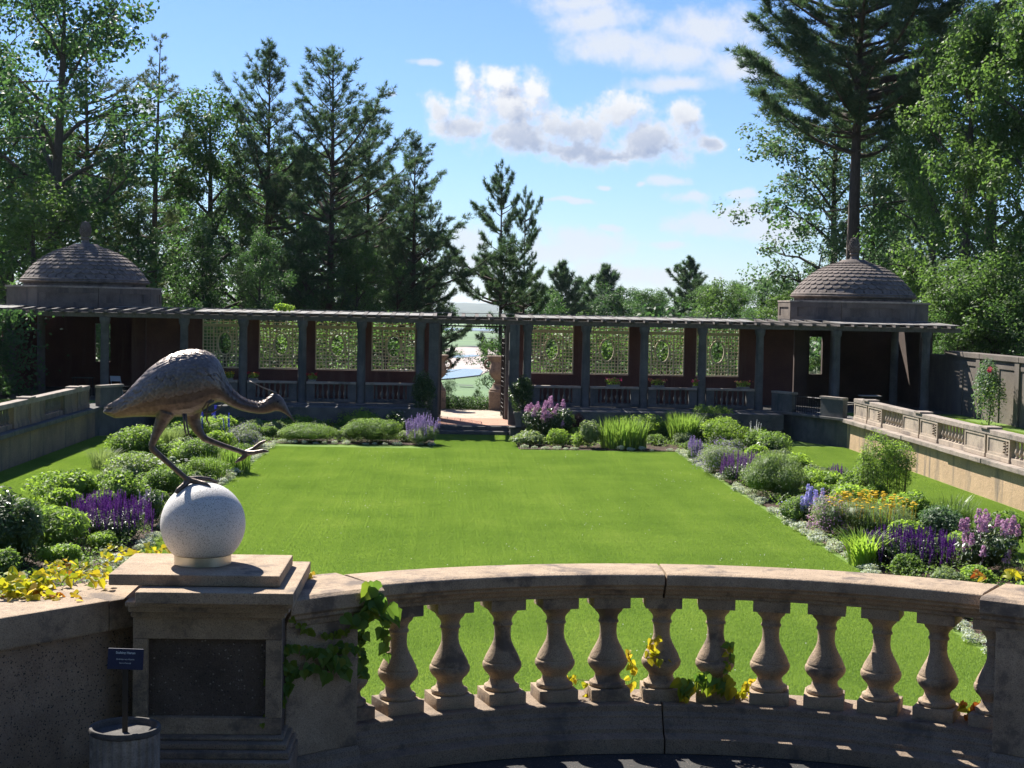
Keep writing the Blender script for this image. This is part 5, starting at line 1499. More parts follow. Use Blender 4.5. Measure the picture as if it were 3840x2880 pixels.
def plant(name, label, cat, cf, box, ground_y, parts, depth=.8, group='flower bed plants', maxh=3.0):
    """box: pixel box (x0, x1, top) and the pixel row of its foot on the soil; parts: list of part recipes"""
    x0, x1, yt = box
    f = onz(*cf((x0 + x1) / 2, ground_y), .02)
    dist = np.linalg.norm(f - CAM)
    a = ony(*cf(x0, ground_y), f[1])[0]; b = ony(*cf(x1, ground_y), f[1])[0]
    rx = (b - a) / 2; rx *= 1.15; ry = max(.4, rx * depth * 1.7); ry = min(ry, 2.4)
    c = Vector((f[0], f[1] + ry * .9, .02))
    h = min(maxh, max(.34, 1.28 * (ony(*cf((x0 + x1) / 2, yt), c.y)[2] - .02)))
    t = thing(name, label, cat, tuple(c), group)
    SEED[0] += 1; sd_ = SEED[0]; rng = random.Random(sd_)
    for p in parts:
        k = p[0]
        if k == 'bush':       # mat, leaf length, aspect, density, height factor
            _, m, L, asp, dens, hf = p
            n = int(min(14000, 1.9 * dens * (rx * ry * PI + 2 * (rx + ry) * h * hf) / (L * L * asp) * 1.15))
            place('foliage', bush_mesh(sd_, rx, ry, h * hf, n, L, L * asp, M[m]), c, t)
            if p is parts[0]: place('opaque_core', core_mesh(sd_, rx, ry, h * hf, M[m]), c, t)
        elif k == 'blades':
            _, m, W, n, curl, hf = p
            place('blades', blades_mesh(sd_ + 7, rx, ry, h * hf, n, W, M[m], curl), c, t)
        elif k == 'spikes':   # kind, count, base height factor, scale
            _, kind, n, hf, sc = p
            for i in range(n):
                q = rng.uniform(0, 2 * PI); r = math.sqrt(rng.random()) * .92
                me = spikes(kind, i % 3)
                full = max(v.co.z for v in me.vertices) if False else {'salvia': .42, 'salvia_v': .36, 'salvia_d': .40, 'delphinium': .75, 'campanula': .55, 'phlox': .36, 'catmint': .32, 'pale': .5}[kind]
                z1 = h * (1.0 - .28 * r * r) * (rng.uniform(.86, 1.04) if rng.random() < .55 else rng.uniform(.58, .95))
                s_ = sc * rng.uniform(.85, 1.15)
                zb = max(0.0, z1 - full * s_)
                place('flower_spike', me, c + Vector((rx * r * math.cos(q), ry * r * math.sin(q), zb)), t, rot=(rng.gauss(0, .1), rng.gauss(0, .1), rng.uniform(0, 6)), scale=s_)
        elif k == 'haze':     # airy cloud of small petals on thin stems
            _, m, n, L, lo = p
            r2 = np.random.default_rng(sd_ + 3)
            d = unit(r2.normal(0, 1, (n, 3))); d[:, 2] = np.abs(d[:, 2]); rr = r2.uniform(.55, 1.05, n)[:, None]
            pt = d * rr * np.array([rx, ry, h * (1 - lo)]); pt[:, 2] += h * lo
            place('petals', mesh_np('petals', leaf_quads(r2, pt, d + np.array([0, 0, .6]), L, L * .85), 4, M[m], r2.uniform(0, 1, n)), c, t, kind='stuff')
        elif k == 'heads':    # flat yellow heads
            for i in range(p[1]):
                q = rng.uniform(0, 2 * PI); r = math.sqrt(rng.random())
                place('flower_head', YH, c + Vector((rx * r * math.cos(q), ry * r * math.sin(q), h * (1 - .2 * r * r) * rng.uniform(.9, 1.04))), t, rot=(rng.gauss(0, .12), rng.gauss(0, .12), 0), scale=rng.uniform(.75, 1.35))
        elif k == 'daisies':
            for i in range(p[1]):
                q = rng.uniform(0, 2 * PI); r = math.sqrt(rng.random())
                place('daisy', DM, c + Vector((rx * r * math.cos(q), ry * r * math.sin(q), h * rng.uniform(.92, 1.05))), t, rot=(rng.gauss(-.3, .2), rng.gauss(0, .2), 0), scale=rng.uniform(1, 1.6))
    return t
def beds():
    p = plant
    B = lambda m, L=.075, asp=.45, d=.75, hf=1.0: ('bush', m, L, asp, d, hf)
    # right bed, far to near
    r = c8b
    p('iris_clump', 'dark green spiky iris clump at the far end of the right bed', 'plant', r, (-40, 160, 100), 285, [('blades', 'g_mid', .035, 420, .45, 1)])
    p('shrub', 'rounded yellow-green shrub topping the far end of the right bed', 'shrub', r, (140, 395, 58), 262, [B('g_bright', .09, .5)])
    p('shrub', 'bushy bright green shrub in front of the rounded yellow-green one', 'shrub', r, (190, 470, 150), 325, [B('g_bright', .07, .4), ('haze', 'f_white', 60, .03, .3)])
    p('astilbe', 'thin pale flower spires beside the leafy shrub at the wall', 'plant', r, (470, 540, 140), 300, [B('g_grey', .06, .4, .6, .6), ('spikes', 'pale', 10, 1, 1.2)])
    p('leafy_perennial', 'dark green leafy perennial with jagged top near the dark corner wall', 'plant', r, (540, 780, 215), 395, [B('g_mid', .10, .4), B('g_dark', .09, .45, .4, .8)])
    p('catmint', 'narrow mauve catmint clump at the lawn edge, farthest purple one', 'plant', r, (70, 170, 262), 398, [B('g_grey', .05, .4, .7, .7), ('spikes', 'catmint', 60, 1, 1)])
    p('hardy_geranium', 'airy pale lavender flower cloud behind the purple salvia', 'plant', r, (150, 500, 290), 500, [B('g_grey', .05, .35, .7, .92), ('haze', 'f_lavender', 1500, .035, .15)])
    p('salvia', 'violet salvia clump on dark foliage, middle of the right bed', 'plant', r, (315, 590, 360), 552, [B('g_dark', .07, .4, .7, .7), ('spikes', 'salvia_v', 120, 1, 1)])
    p('feathery_perennial', 'wide feathery green mound running along the lawn edge', 'plant', r, (475, 880, 390), 660, [B('g_mid', .055, .25, .75), B('g_grey', .05, .25, .5, 1.02)])
    p('leafy_perennial', 'bright leafy mound behind the feathery green one', 'plant', r, (770, 1110, 460), 610, [B('g_bright', .10, .5), B('g_dark', .1, .5, .5, .7)])
    p('salvia', 'dull purple salvia patch at the back of the right bed', 'plant', r, (970, 1120, 430), 540, [B('g_dark', .06, .4, .7, .7), ('spikes', 'salvia_v', 50, 1, 1)])
    p('willow_leaved_perennial', 'tall upright narrow-leaved green clump near the retaining wall', 'plant', r, (1190, 1550, 320), 680, [('blades', 'stem', .012, 90, .25, .95), B('g_mid', .11, .22, .75), B('g_bright', .10, .2, .3, 1.04)], depth=.6)
    p('low_perennial', 'small dark green tuft between feathery mound and pale blue bellflowers', 'plant', r, (680, 880, 640), 800, [B('g_mid', .06, .45), ('haze', 'f_campan', 40, .05, .3)])
    p('bellflower', 'pale violet-blue bellflower spires at the lawn edge', 'plant', r, (815, 940, 585), 810, [B('g_dark', .06, .4, .6, .5), ('spikes', 'campanula', 12, 1, 1)])
    p('leafy_perennial', 'light green broad-leaved mound below the tall narrow-leaved clump', 'plant', r, (1010, 1320, 555), 760, [B('g_bright', .10, .55)])
    p('hardy_geranium', 'airy pink-lilac flower cloud beside the yellow yarrow', 'plant', r, (880, 1130, 640), 890, [B('g_grey', .05, .35, .6, .9), ('haze', 'f_pink', 1100, .035, .15)])
    p('leafy_perennial', 'vivid green spreading mound behind the yellow yarrow', 'plant', r, (1330, 1720, 620), 850, [B('g_bright', .10, .5), B('g_mid', .10, .5, .4)])
    p('yarrow', 'yellow flat-headed yarrow on ferny grey-green foliage', 'plant', r, (1040, 1560, 650), 905, [B('g_grey', .055, .18, .7, .9), ('blades', 'g_mid', .012, 260, .3, .95), ('heads', 150)], depth=.65)
    p('day_lily', 'arching sword-leaved clump in front of the yarrow', 'plant', r, (1120, 1330, 850), 1075, [('blades', 'g_bright', .04, 240, .75, 1.05)])
    p('salvia', 'large deep purple salvia drift near the balustrade on the right', 'plant', r, (1290, 1880, 850), 1105, [B('g_dark', .06, .4, .7, .72), ('spikes', 'salvia', 150, 1, 1.0), ('spikes', 'salvia_d', 150, .9, 1.0)], depth=.6)
    p('leafy_perennial', 'grey-green leafy clump behind the deep purple salvia', 'plant', r, (1590, 1900, 690), 930, [B('silver', .09, .45)])
    p('wispy_perennial', 'wispy dark green clump at the back of the right bed', 'plant', r, (1690, 1940, 640), 860, [('blades', 'g_dark', .014, 320, .5, 1), B('g_mid', .05, .3, .4, .8)])
    p('leafy_perennial', 'pale lime foliage between salvia drift and lilac-flowered shrub', 'plant', r, (1740, 2000, 860), 1010, [B('g_bright', .10, .5)])
    p('lilac_shrub', 'dark-leaved shrub with lilac-pink flower clusters at the right edge', 'shrub', r, (1880, 2260, 780), 1150, [B('g_dark', .10, .5, .8, .85), B('g_silver', .08, .3, .12, .8), ('spikes', 'phlox', 26, 1, 1.0)])
    p('leafy_perennial', 'green clump at the right edge behind the lilac-pink shrub', 'plant', r, (1990, 2260, 740), 1000, [B('g_mid', .10, .5)])
    # right half of the back bed
    q = c6
    p('phlox', 'tall lilac-pink phlox on dark leaves right of the gate', 'plant', q, (850, 1240, 835), 1130, [B('g_dark', .10, .45, .8, .82), ('spikes', 'phlox', 34, 1, 1.0)], depth=.5)
    p('hosta', 'low pale broad-leaved clump at the bed corner beside the gate path', 'plant', q, (755, 1020, 1055), 1165, [B('g_grey', .13, .55)])
    p('smoke_bush', 'burgundy-leaved bush next to the lilac-pink phlox', 'shrub', q, (1165, 1310, 925), 1100, [B('g_burg', .08, .5)])
    p('smoke_bush', 'smaller burgundy-leaved sprig behind the pale green clump', 'shrub', q, (1325, 1460, 955), 1090, [B('g_burg', .07, .5)])
    p('leafy_perennial', 'small bright tuft in front of the phlox', 'plant', q, (1035, 1200, 1040), 1168, [B('g_bright', .07, .35)])
    p('leafy_perennial', 'yellow-green tuft beside the burgundy bush', 'plant', q, (1225, 1305, 1070), 1172, [B('g_bright', .07, .4)])
    p('leafy_perennial', 'pale whitish-green clump in front of the burgundy sprig', 'plant', q, (1280, 1440, 985), 1175, [B('g_grey', .075, .45), ('haze', 'f_white', 30, .03, .3)])
    p('iris_clump', 'wide sword-leaved iris clump in the middle of the right back bed', 'plant', q, (1430, 1850, 955), 1185, [('blades', 'g_mid', .035, 560, .4, 1)], depth=.45)
    p('leafy_perennial', 'bright green mass behind the wide iris clump', 'plant', q, (1530, 1960, 925), 1130, [B('g_bright', .08, .45)], depth=.5)
    p('iris_clump', 'tall iris clump at the right end of the back bed', 'plant', q, (1990, 2240, 920), 1150, [('blades', 'g_mid', .035, 420, .45, 1)])
    # left half of the back bed
    q = c5
    p('round_shrub', 'clipped dome-shaped green shrub left of the gate', 'shrub', q, (1340, 1790, 955), 1148, [B('g_mid', .055, .35, .95)], depth=.7)
    p('leafy_perennial', 'yellow-green mass behind the dome-shaped shrub', 'plant', q, (1270, 1700, 900), 1075, [B('g_bright', .08, .45)], depth=.5)
    p('peony', 'dark leafy peony with a white bloom near the gate', 'plant', q, (1680, 1860, 915), 1095, [B('g_dark', .11, .45), ('haze', 'f_white', 8, .10, .5)])
    p('lavender', 'lavender clump with mauve spikes beside the gate steps', 'plant', q, (1845, 2090, 945), 1155, [B('g_grey', .05, .3, .8, .62), ('spikes', 'catmint', 80, 1, 1.3)])
    p('feathery_perennial', 'feathery mid-green mounds along the left back bed front', 'plant', q, (800, 1330, 995), 1135, [B('g_mid', .055, .25, .8)], depth=.4)
    p('leafy_perennial', 'bright leafy row behind the feathery mounds', 'plant', q, (730, 1310, 925), 1065, [B('g_bright', .09, .5)], depth=.4)
    p('silver_shrub', 'grey-green rounded shrub in the corner of the left back bed', 'shrub', q, (590, 740, 905), 1030, [B('silver', .06, .4)])
    p('shrub', 'large dark yellow-green shrub behind the heron\'s neck', 'shrub', q, (360, 620, 825), 1040, [B('g_bright', .09, .45), B('g_dark', .09, .45, .5, .8)])
    p('flowering_shrub', 'small white-flecked shrub at the left bed\'s inner corner', 'shrub', q, (505, 690, 985), 1115, [B('g_mid', .06, .45), ('haze', 'f_white', 90, .03, .2)])
    # left bed
    l = c7b
    p('delphinium', 'deep blue delphinium spires behind the heron\'s raised leg', 'plant', l, (1340, 1730, -40), 215, [B('g_bright', .09, .3, .6, .75), ('spikes', 'delphinium', 16, 1, 1.0)], depth=.5)
    p('hardy_geranium', 'airy lavender flower cloud under the heron\'s raised foot', 'plant', l, (1670, 1950, 95), 262, [B('g_grey', .05, .35, .6, .9), ('haze', 'f_lavender', 1200, .035, .15), ('haze', 'f_purple', 120, .04, .2)])
    p('ornamental_grass', 'fine green grass clump left of the delphiniums', 'plant', l, (1170, 1360, 80), 235, [('blades', 'g_grey', .012, 500, .6, 1)])
    p('flowering_shrub', 'white-flecked green shrub under the heron', 'shrub', l, (1320, 1640, 185), 410, [B('g_mid', .06, .45), ('haze', 'f_white', 260, .03, .2)])
    p('leafy_perennial', 'low lime-green patch left of the white-flecked shrub', 'plant', l, (1170, 1400, 215), 345, [B('g_bright', .08, .45)])
    p('upright_perennial', 'upright green stems behind the granite ball', 'plant', l, (1390, 1690, 325), 500, [('blades', 'g_mid', .02, 220, .2, 1), B('g_mid', .07, .3, .6, .95)])
    p('iris_clump', 'sword-leaved clump at the edge of the left bed', 'plant', l, (1640, 1880, 245), 445, [('blades', 'g_mid', .035, 300, .35, 1)])
    p('leafy_shrub', 'bright-tipped leafy shrub at the far left of the left bed', 'shrub', l, (780, 1160, 100), 350, [B('g_mid', .10, .5), B('g_bright', .10, .5, .4, 1.04)])
    p('ornamental_grass', 'wispy grass fringe beside the bright-tipped shrub', 'plant', l, (650, 840, 240), 400, [('blades', 'g_grey', .012, 380, .8, 1)])
    p('daisy_clump', 'mixed green clump with a few white daisies behind the ball', 'plant', l, (1040, 1400, 400), 640, [B('g_mid', .075, .4), ('daisies', 16)])
    p('leafy_perennial', 'broad mixed green mound in the middle of the left bed', 'plant', l, (700, 1190, 300), 540, [B('g_grey', .09, .45), B('g_bright', .09, .45, .4)], depth=.55)
    p('leafy_shrub', 'wide leafy mass stretching across the left bed behind the purple salvia', 'shrub', l, (70, 700, 440), 720, [B('g_bright', .11, .55), B('g_mid', .11, .5, .5)], depth=.5)
    p('leafy_shrub', 'darker leafy mass continuing the wide one towards the ball', 'shrub', l, (600, 1080, 470), 720, [B('g_mid', .10, .5), B('g_bright', .09, .5, .3)], depth=.5)
    p('upright_perennial', 'dark upright tuft right of the purple salvia', 'plant', l, (1010, 1200, 600), 850, [B('g_dark', .08, .4), ('spikes', 'catmint', 12, 1, .9)])
    p('salvia', 'large bright purple salvia drift left of the granite ball', 'plant', l, (430, 1070, 635), 985, [B('g_dark', .07, .4, .7, .66), ('spikes', 'salvia', 190, 1, 1.05), ('spikes', 'salvia_v', 60, .95, 1.0)], depth=.6)
    p('lance_leaved_perennial', 'glossy green lance-leaved clump at the lower left', 'plant', l, (90, 600, 720), 1080, [B('g_mid', .15, .24, .9), B('g_bright', .15, .24, .4, 1.02)])
    p('dark_shrub', 'dark grey-green shrub at the left edge of the view', 'shrub', l, (-160, 240, 640), 1180, [B('g_dark', .12, .35, .9), B('silver', .12, .3, .3)])
    # silver edging plants
    em = [bush_mesh(900 + k, .24 + .03 * (k % 3), .17 + .03 * (k % 2), .13 + .03 * k, 300, .045, .026, M['g_silver'], 4) for k in range(4)]
    rng = random.Random(8)
    for s, lab in ((1, 'low silvery edging plant along the right-hand bed'), (-1, 'low silvery edging plant along the left-hand bed')):
        y = 18.0
        while y < (53.2 if s > 0 else 54.4):
            if rng.random() < .88:
                o = place('edging_plant', rng.choice(em), (s * (LX - .04 + rng.uniform(-.06, .08)), y, .01), rot=(0, 0, rng.uniform(0, 6)), scale=rng.uniform(.6, 1.3))
                tag(o, lab, 'plant', 'silvery edging plants ' + ('right' if s > 0 else 'left'))
            y += rng.uniform(.30, .72)
        x = 1.7 if s > 0 else 1.6
        while x < 7:
            if rng.random() < .75:
                o = place('edging_plant', rng.choice(em), (s * x, (53.8 if s > 0 else 54.5) + rng.uniform(-.08, .08), .01), rot=(0, 0, rng.uniform(0, 6)), scale=rng.uniform(.55, .95))
                tag(o, 'low silvery edging plant at the front of the back bed ' + ('right' if s > 0 else 'left') + ' of the gate', 'plant', 'silvery edging plants of the back bed ' + ('right' if s > 0 else 'left'))
            x += rng.uniform(.3, .45)
beds()
def fillers():
    rng = random.Random(31)
    meshes = [(bush_mesh(950 + k, .48, .42, .55, 2600, .075, .036, M[m], 7), core_mesh(950 + k, .48, .42, .55, M[m])) for k, m in enumerate(('g_bright', 'g_mid', 'g_grey', 'g_mid', 'g_bright'))]
    for s in (1, -1):
        side = 'right' if s > 0 else 'left'
        spots = []
        y = 25.0 if s > 0 else 27.0
        while y < 55:
            for x0, sc in ((LX + .75, .75), (LX + 1.75, 1.0), (LX + 2.8, 1.1)):
                if rng.random() < .8: spots.append((s * (x0 + rng.uniform(-.3, .3)), y + rng.uniform(-.6, .6), sc * rng.uniform(.85, 1.25), 'green leafy clump filling the ' + side + '-hand bed between the named plants', 'filler clumps of the ' + side + ' bed'))
            y += 1.75
        x = 2.4
        while x < 11:
            for yy, sc in ((55.9, .9), (57.3, 1.15), (58.8, 1.3)):
                if rng.random() < .85: spots.append((s * (x + rng.uniform(-.25, .25)), yy + rng.uniform(-.2, .2), sc * rng.uniform(.8, 1.15), 'green leafy clump filling the back bed ' + side + ' of the gate', 'filler clumps of the back bed ' + side))
            x += .85
        for (x, y, sc, lab, g) in spots:
            t = thing('leafy_clump', lab, 'plant', (x, y, .015), g)
            f, c = rng.choice(meshes); rz = rng.uniform(0, 6)
            for nm, me in (('foliage', f), ('opaque_core', c)):
                place(nm, me, (x, y, .015), t, rot=(0, 0, rz), scale=(sc, sc, sc * rng.uniform(.8, 1.1)))
fillers()
def ground_cover():
    rg = np.random.default_rng(55)
    for s, mt in ((1, 'g_mid'), (-1, 'g_mid')):
        n = 24000
        x = s * rg.uniform(LX + .15, BX - .2, n); y = rg.uniform(20, 55.6, n)
        x2 = s * rg.uniform(1.8, BX, 9000); y2 = rg.uniform(54.8, 59.8, 9000)
        x, y = np.concatenate([x, x2]), np.concatenate([y, y2])
        hh = .14 + .22 * (np.sin(x * 2.1 + 1) * np.cos(y * 1.7) * .5 + .5)
        z = rg.uniform(.02, 1, len(x)) ** .6 * hh
        p_ = np.stack([x, y, z], 1)
        o = place('ground_cover', mesh_np('ground_cover', leaf_quads(rg, p_, np.tile([0, -.2, 1.0], (len(x), 1)), .07, .036, .4), 4, M[mt], rg.uniform(0, 1, len(x))), (0, 0, 0))
        tag(o, 'low leafy growth covering the soil of the ' + ('right' if s > 0 else 'left') + ' flower bed', 'ground cover', kind='stuff')
ground_cover()

def planters():
    for s, cxp in ((-1, c8(70, 1150)), (1, c8(1200, 1170))):
        x = ony(*cxp, 59.45)[0]; y = 59.45
        side = 'right' if s > 0 else 'left'
        b = thing('planter_block', 'square stone block under the pot on the ' + side + ' of the gate', 'block', (x, y, 0), 'blocks under the gate pots')
        MB().box(x - .46, x + .46, y - .30, y + .30, 0, .30).build('block', M['old_stone'], b, bevel=.015)
        MB().box(x - .49, x + .49, y - .33, y + .30, .30, .36).build('slab', M['old_stone'], b, bevel=.012)
        t = thing('planter_pot', 'tapered grey clay pot on the ' + side + ' of the gate', 'pot', (x, y, .36), 'clay pots by the gate')
        MB().lathe([(.23, 0), (.30, .48)], 24, (x, y, .36)).build('pot', M['terracotta'], t, smooth=True, angle=40)
        MB().lathe([(.325, .48), (.335, .52), (.335, .57), (.29, .57), (.28, .53)], 24, (x, y, .36)).build('rim', M['terracotta'], t, smooth=True, angle=40)
        h = 1.55
        c = thing('camellia', 'dark glossy evergreen shrub growing in the pot on the ' + side + ' of the gate', 'shrub', (x, y, .90), 'potted shrubs by the gate')
        MB().tube([(x, y, .88), (x + .03, y, 1.5), (x - .02, y, 2.1)], [.03, .022, .012], 6).build('trunk', M['bark'], c)
        place('crown', bush_mesh(770 + s, .56, .46, h, 4200, .085, .045, M['g_dark'], 12), (x, y, .86), c)
planters()

def geraniums():
    for (cf, px, py, cols, lab) in ((c5, (595, 700), 632, 'f_red', 'red geranium on the balustrade, second bay left of the gate side'), (c5, (1060, 1150), 645, 'f_red', 'red geranium on the balustrade beside the third left column'),
                                    (c5, (420, 500), 632, 'f_yellow', 'yellow-green potted plant on the leftmost visible bay, by the heron\'s back'), (c6, (1470, 1615), 680, 'f_rose', 'pink-red geranium on the second balustrade right of the gate'),
                                    (c6, (1820, 1965), 692, 'f_salmon', 'salmon geranium on the third balustrade right of the gate'), (c7, (335, 450), 578, 'f_salmon', 'salmon and red geraniums on the outermost right balustrade'), (c6, (2155, 2215), 692, 'f_rose', 'small leafy geranium at the column of the third right bay')):
        a = ony(*cf(px[0], py), 61.165); b = ony(*cf(px[1], py), 61.165)
        x, w = (a[0] + b[0]) / 2, (b[0] - a[0]) / 2
        t = thing('geranium', lab, 'flower pot', (x, 61.165, 1.892), 'geraniums on the pergola balustrades')
        MB().box(x - w * .7, x + w * .7, 61.10, 61.23, 1.89, 1.97).build('trough', M['terracotta'], t, bevel=.01)
        SEED[0] += 1
        place('foliage', bush_mesh(SEED[0], w, .15, .28, 260, .06, .05, M['g_bright'], 5), (x, 61.165, 1.95), t)
        rg = np.random.default_rng(SEED[0])
        pt = rg.uniform(-1, 1, (60, 3)) * np.array([w, .14, .06]) + np.array([0, -.03, .22])
        place('petals', mesh_np('petals', leaf_quads(rg, pt, np.tile([0, -.4, 1.0], (60, 1)), .055, .05), 4, M[cols], rg.uniform(0, 1, 60)), (x, 61.165, 1.95), t, kind='stuff')
geraniums()

def wall_plants():
    cc = crop(3240, 1300, 3.687)
    f = onz(*cc(1780, 1090), TZ)
    t = thing('rose_bush', 'loose rose bush with one pink bloom trained up the grey boundary wall', 'shrub', (18.6, f[1], TZ))
    c = Vector((18.55, f[1] + .1, TZ))
    MB().tube([c, c + Vector((.1, .1, 1)), c + Vector((.2, -.1, 2.0))], [.03, .02, .01], 6).build('stem', M['bark'], t)
    place('foliage', bush_mesh(301, .6, 1.2, 2.45, 2600, .10, .055, M['silver'], 12), c, t)
    place('foliage', bush_mesh(302, .55, 1.1, 2.3, 900, .10, .055, M['g_mid'], 9), c, t)
    rg = np.random.default_rng(4); pt = unit(rg.normal(0, 1, (50, 3))) * .09
    w = Vector(ony(*cc(1745, 322), f[1] - .2))
    k = (18.35 - CAM[0]) / (w.x - CAM[0]); w = Vector(CAM) + (w - Vector(CAM)) * k
    place('bloom', mesh_np('bloom', leaf_quads(rg, pt, unit(pt), .09, .08), 4, M['f_rose'], rg.uniform(0, 1, 50)), w, t)
    # ivy on the far left column and pergola top
    t = thing('ivy', 'dense dark ivy draping the pergola corner at the left edge', 'vine', (-18.4, 60.7, TZ))
    rg = np.random.default_rng(9); n = 3200
    pt = np.stack([rg.normal(-18.7, .8, n), rg.uniform(60.3, 60.9, n), rg.uniform(1.2, 4.5, n)], 1)
    place('foliage', mesh_np('foliage', leaf_quads(rg, pt, np.tile([.1, -1, .3], (n, 1)), .13, .11), 4, M['oak_dk'], rg.uniform(0, 1, n)), (0, 0, 0), t)
    a = ony(*c5(780, 85), 62.0)
    t = thing('vine_tuft', 'bright green vine tuft sprouting over the pergola top', 'vine', (a[0] + .5, 62.0, 4.7))
    place('foliage', bush_mesh(311, .55, .3, .32, 420, .11, .06, M['g_bright'], 6), (a[0] + .55, 62.0, 4.64), t)
wall_plants()

# ------------------------------------------------------------------ trees
def deciduous(seed, H, cw, h0, ncl, nleaf, leaf, mat, bark='bark', lean=(0, 0), crad=.24, flat=.75):
    rng = np.random.default_rng(seed)
    tb = MB()
    tr = [np.array([lean[0] * u * H + .12 * math.sin(u * 5 + seed), lean[1] * u * H + .12 * math.cos(u * 4 + seed), u * H * .9]) for u in np.linspace(0, 1, 9)]
    r0 = .018 * H + .04
    tb.tube(tr, [r0 * (1.25 if i == 0 else 1) * (1 - .88 * i / 8) for i in range(9)], 8)
    ends = []
    nl = 16
    for i in range(nl):
        u = h0 * .85 + (.95 - h0 * .85) * (i + rng.uniform(0, 1)) / nl
        p = np.array([np.interp(u, np.linspace(0, 1, 9), [q[k] for q in tr]) for k in range(3)])
        a = i * 2.4 + rng.uniform(-.4, .4)
        v = (u - h0 * .85) / (1 - h0 * .85)
        prof = (math.sin(PI * min(1, .22 + .78 * v)) ** .6) * (1 if v < .9 else .6)
        L = cw * max(.3, prof) * rng.uniform(.7, 1.08)
        up = .25 + .75 * v + rng.uniform(-.1, .2)
        d = np.array([math.cos(a), math.sin(a), up]); d /= np.linalg.norm(d)
        pts = [p]
        for k in range(1, 5): pts.append(p + d * L * k / 4 + np.array([0, 0, .08 * L * math.sin(k * .8)]) + rng.normal(0, .05 * L, 3) * (k / 4))
        rr = r0 * (1 - .85 * u) * .6
        tb.tube(pts, [rr, rr * .75, rr * .5, rr * .32, rr * .12], 5, cap=False)
        for k in (2, 3, 4, 4): ends.append(pts[k])
        for j in range(4):
            q = pts[1 + j % 4]; e = q + (d * .4 + rng.normal(0, .6, 3)) * L * .38
            tb.tube([q, (q + e) / 2 + rng.normal(0, .04 * L, 3), e], [rr * .35, rr * .22, rr * .08], 4, cap=False); ends += [e, (q + e) / 2]
    ends = np.array(ends)
    C = ends[rng.integers(0, len(ends), ncl)] + rng.normal(0, .10 * cw, (ncl, 3))
    ra = cw * crad * rng.uniform(.55, 1.15, ncl)
    idx = rng.integers(0, ncl, nleaf)
    d = unit(rng.normal(0, 1, (nleaf, 3))); rr = rng.uniform(.15, 1, nleaf) ** .45
    pt = C[idx] + d * (ra[idx] * rr)[:, None] * np.array([1, 1, flat])
    pt[:, 2] = np.maximum(pt[:, 2], .3)
    nm = d * .6; nm[:, 2] += .55
    v = leaf_quads(rng, pt, nm, leaf, leaf * .62)
    rnd = np.clip(rng.uniform(0, 1, ncl)[idx] * .6 + rng.uniform(0, .4, nleaf), 0, .999)
    return tb.mesh('trunk', M[bark], smooth=True, origin=(0, 0, 0))[0], mesh_np('crown', v, 4, M[mat], rnd)

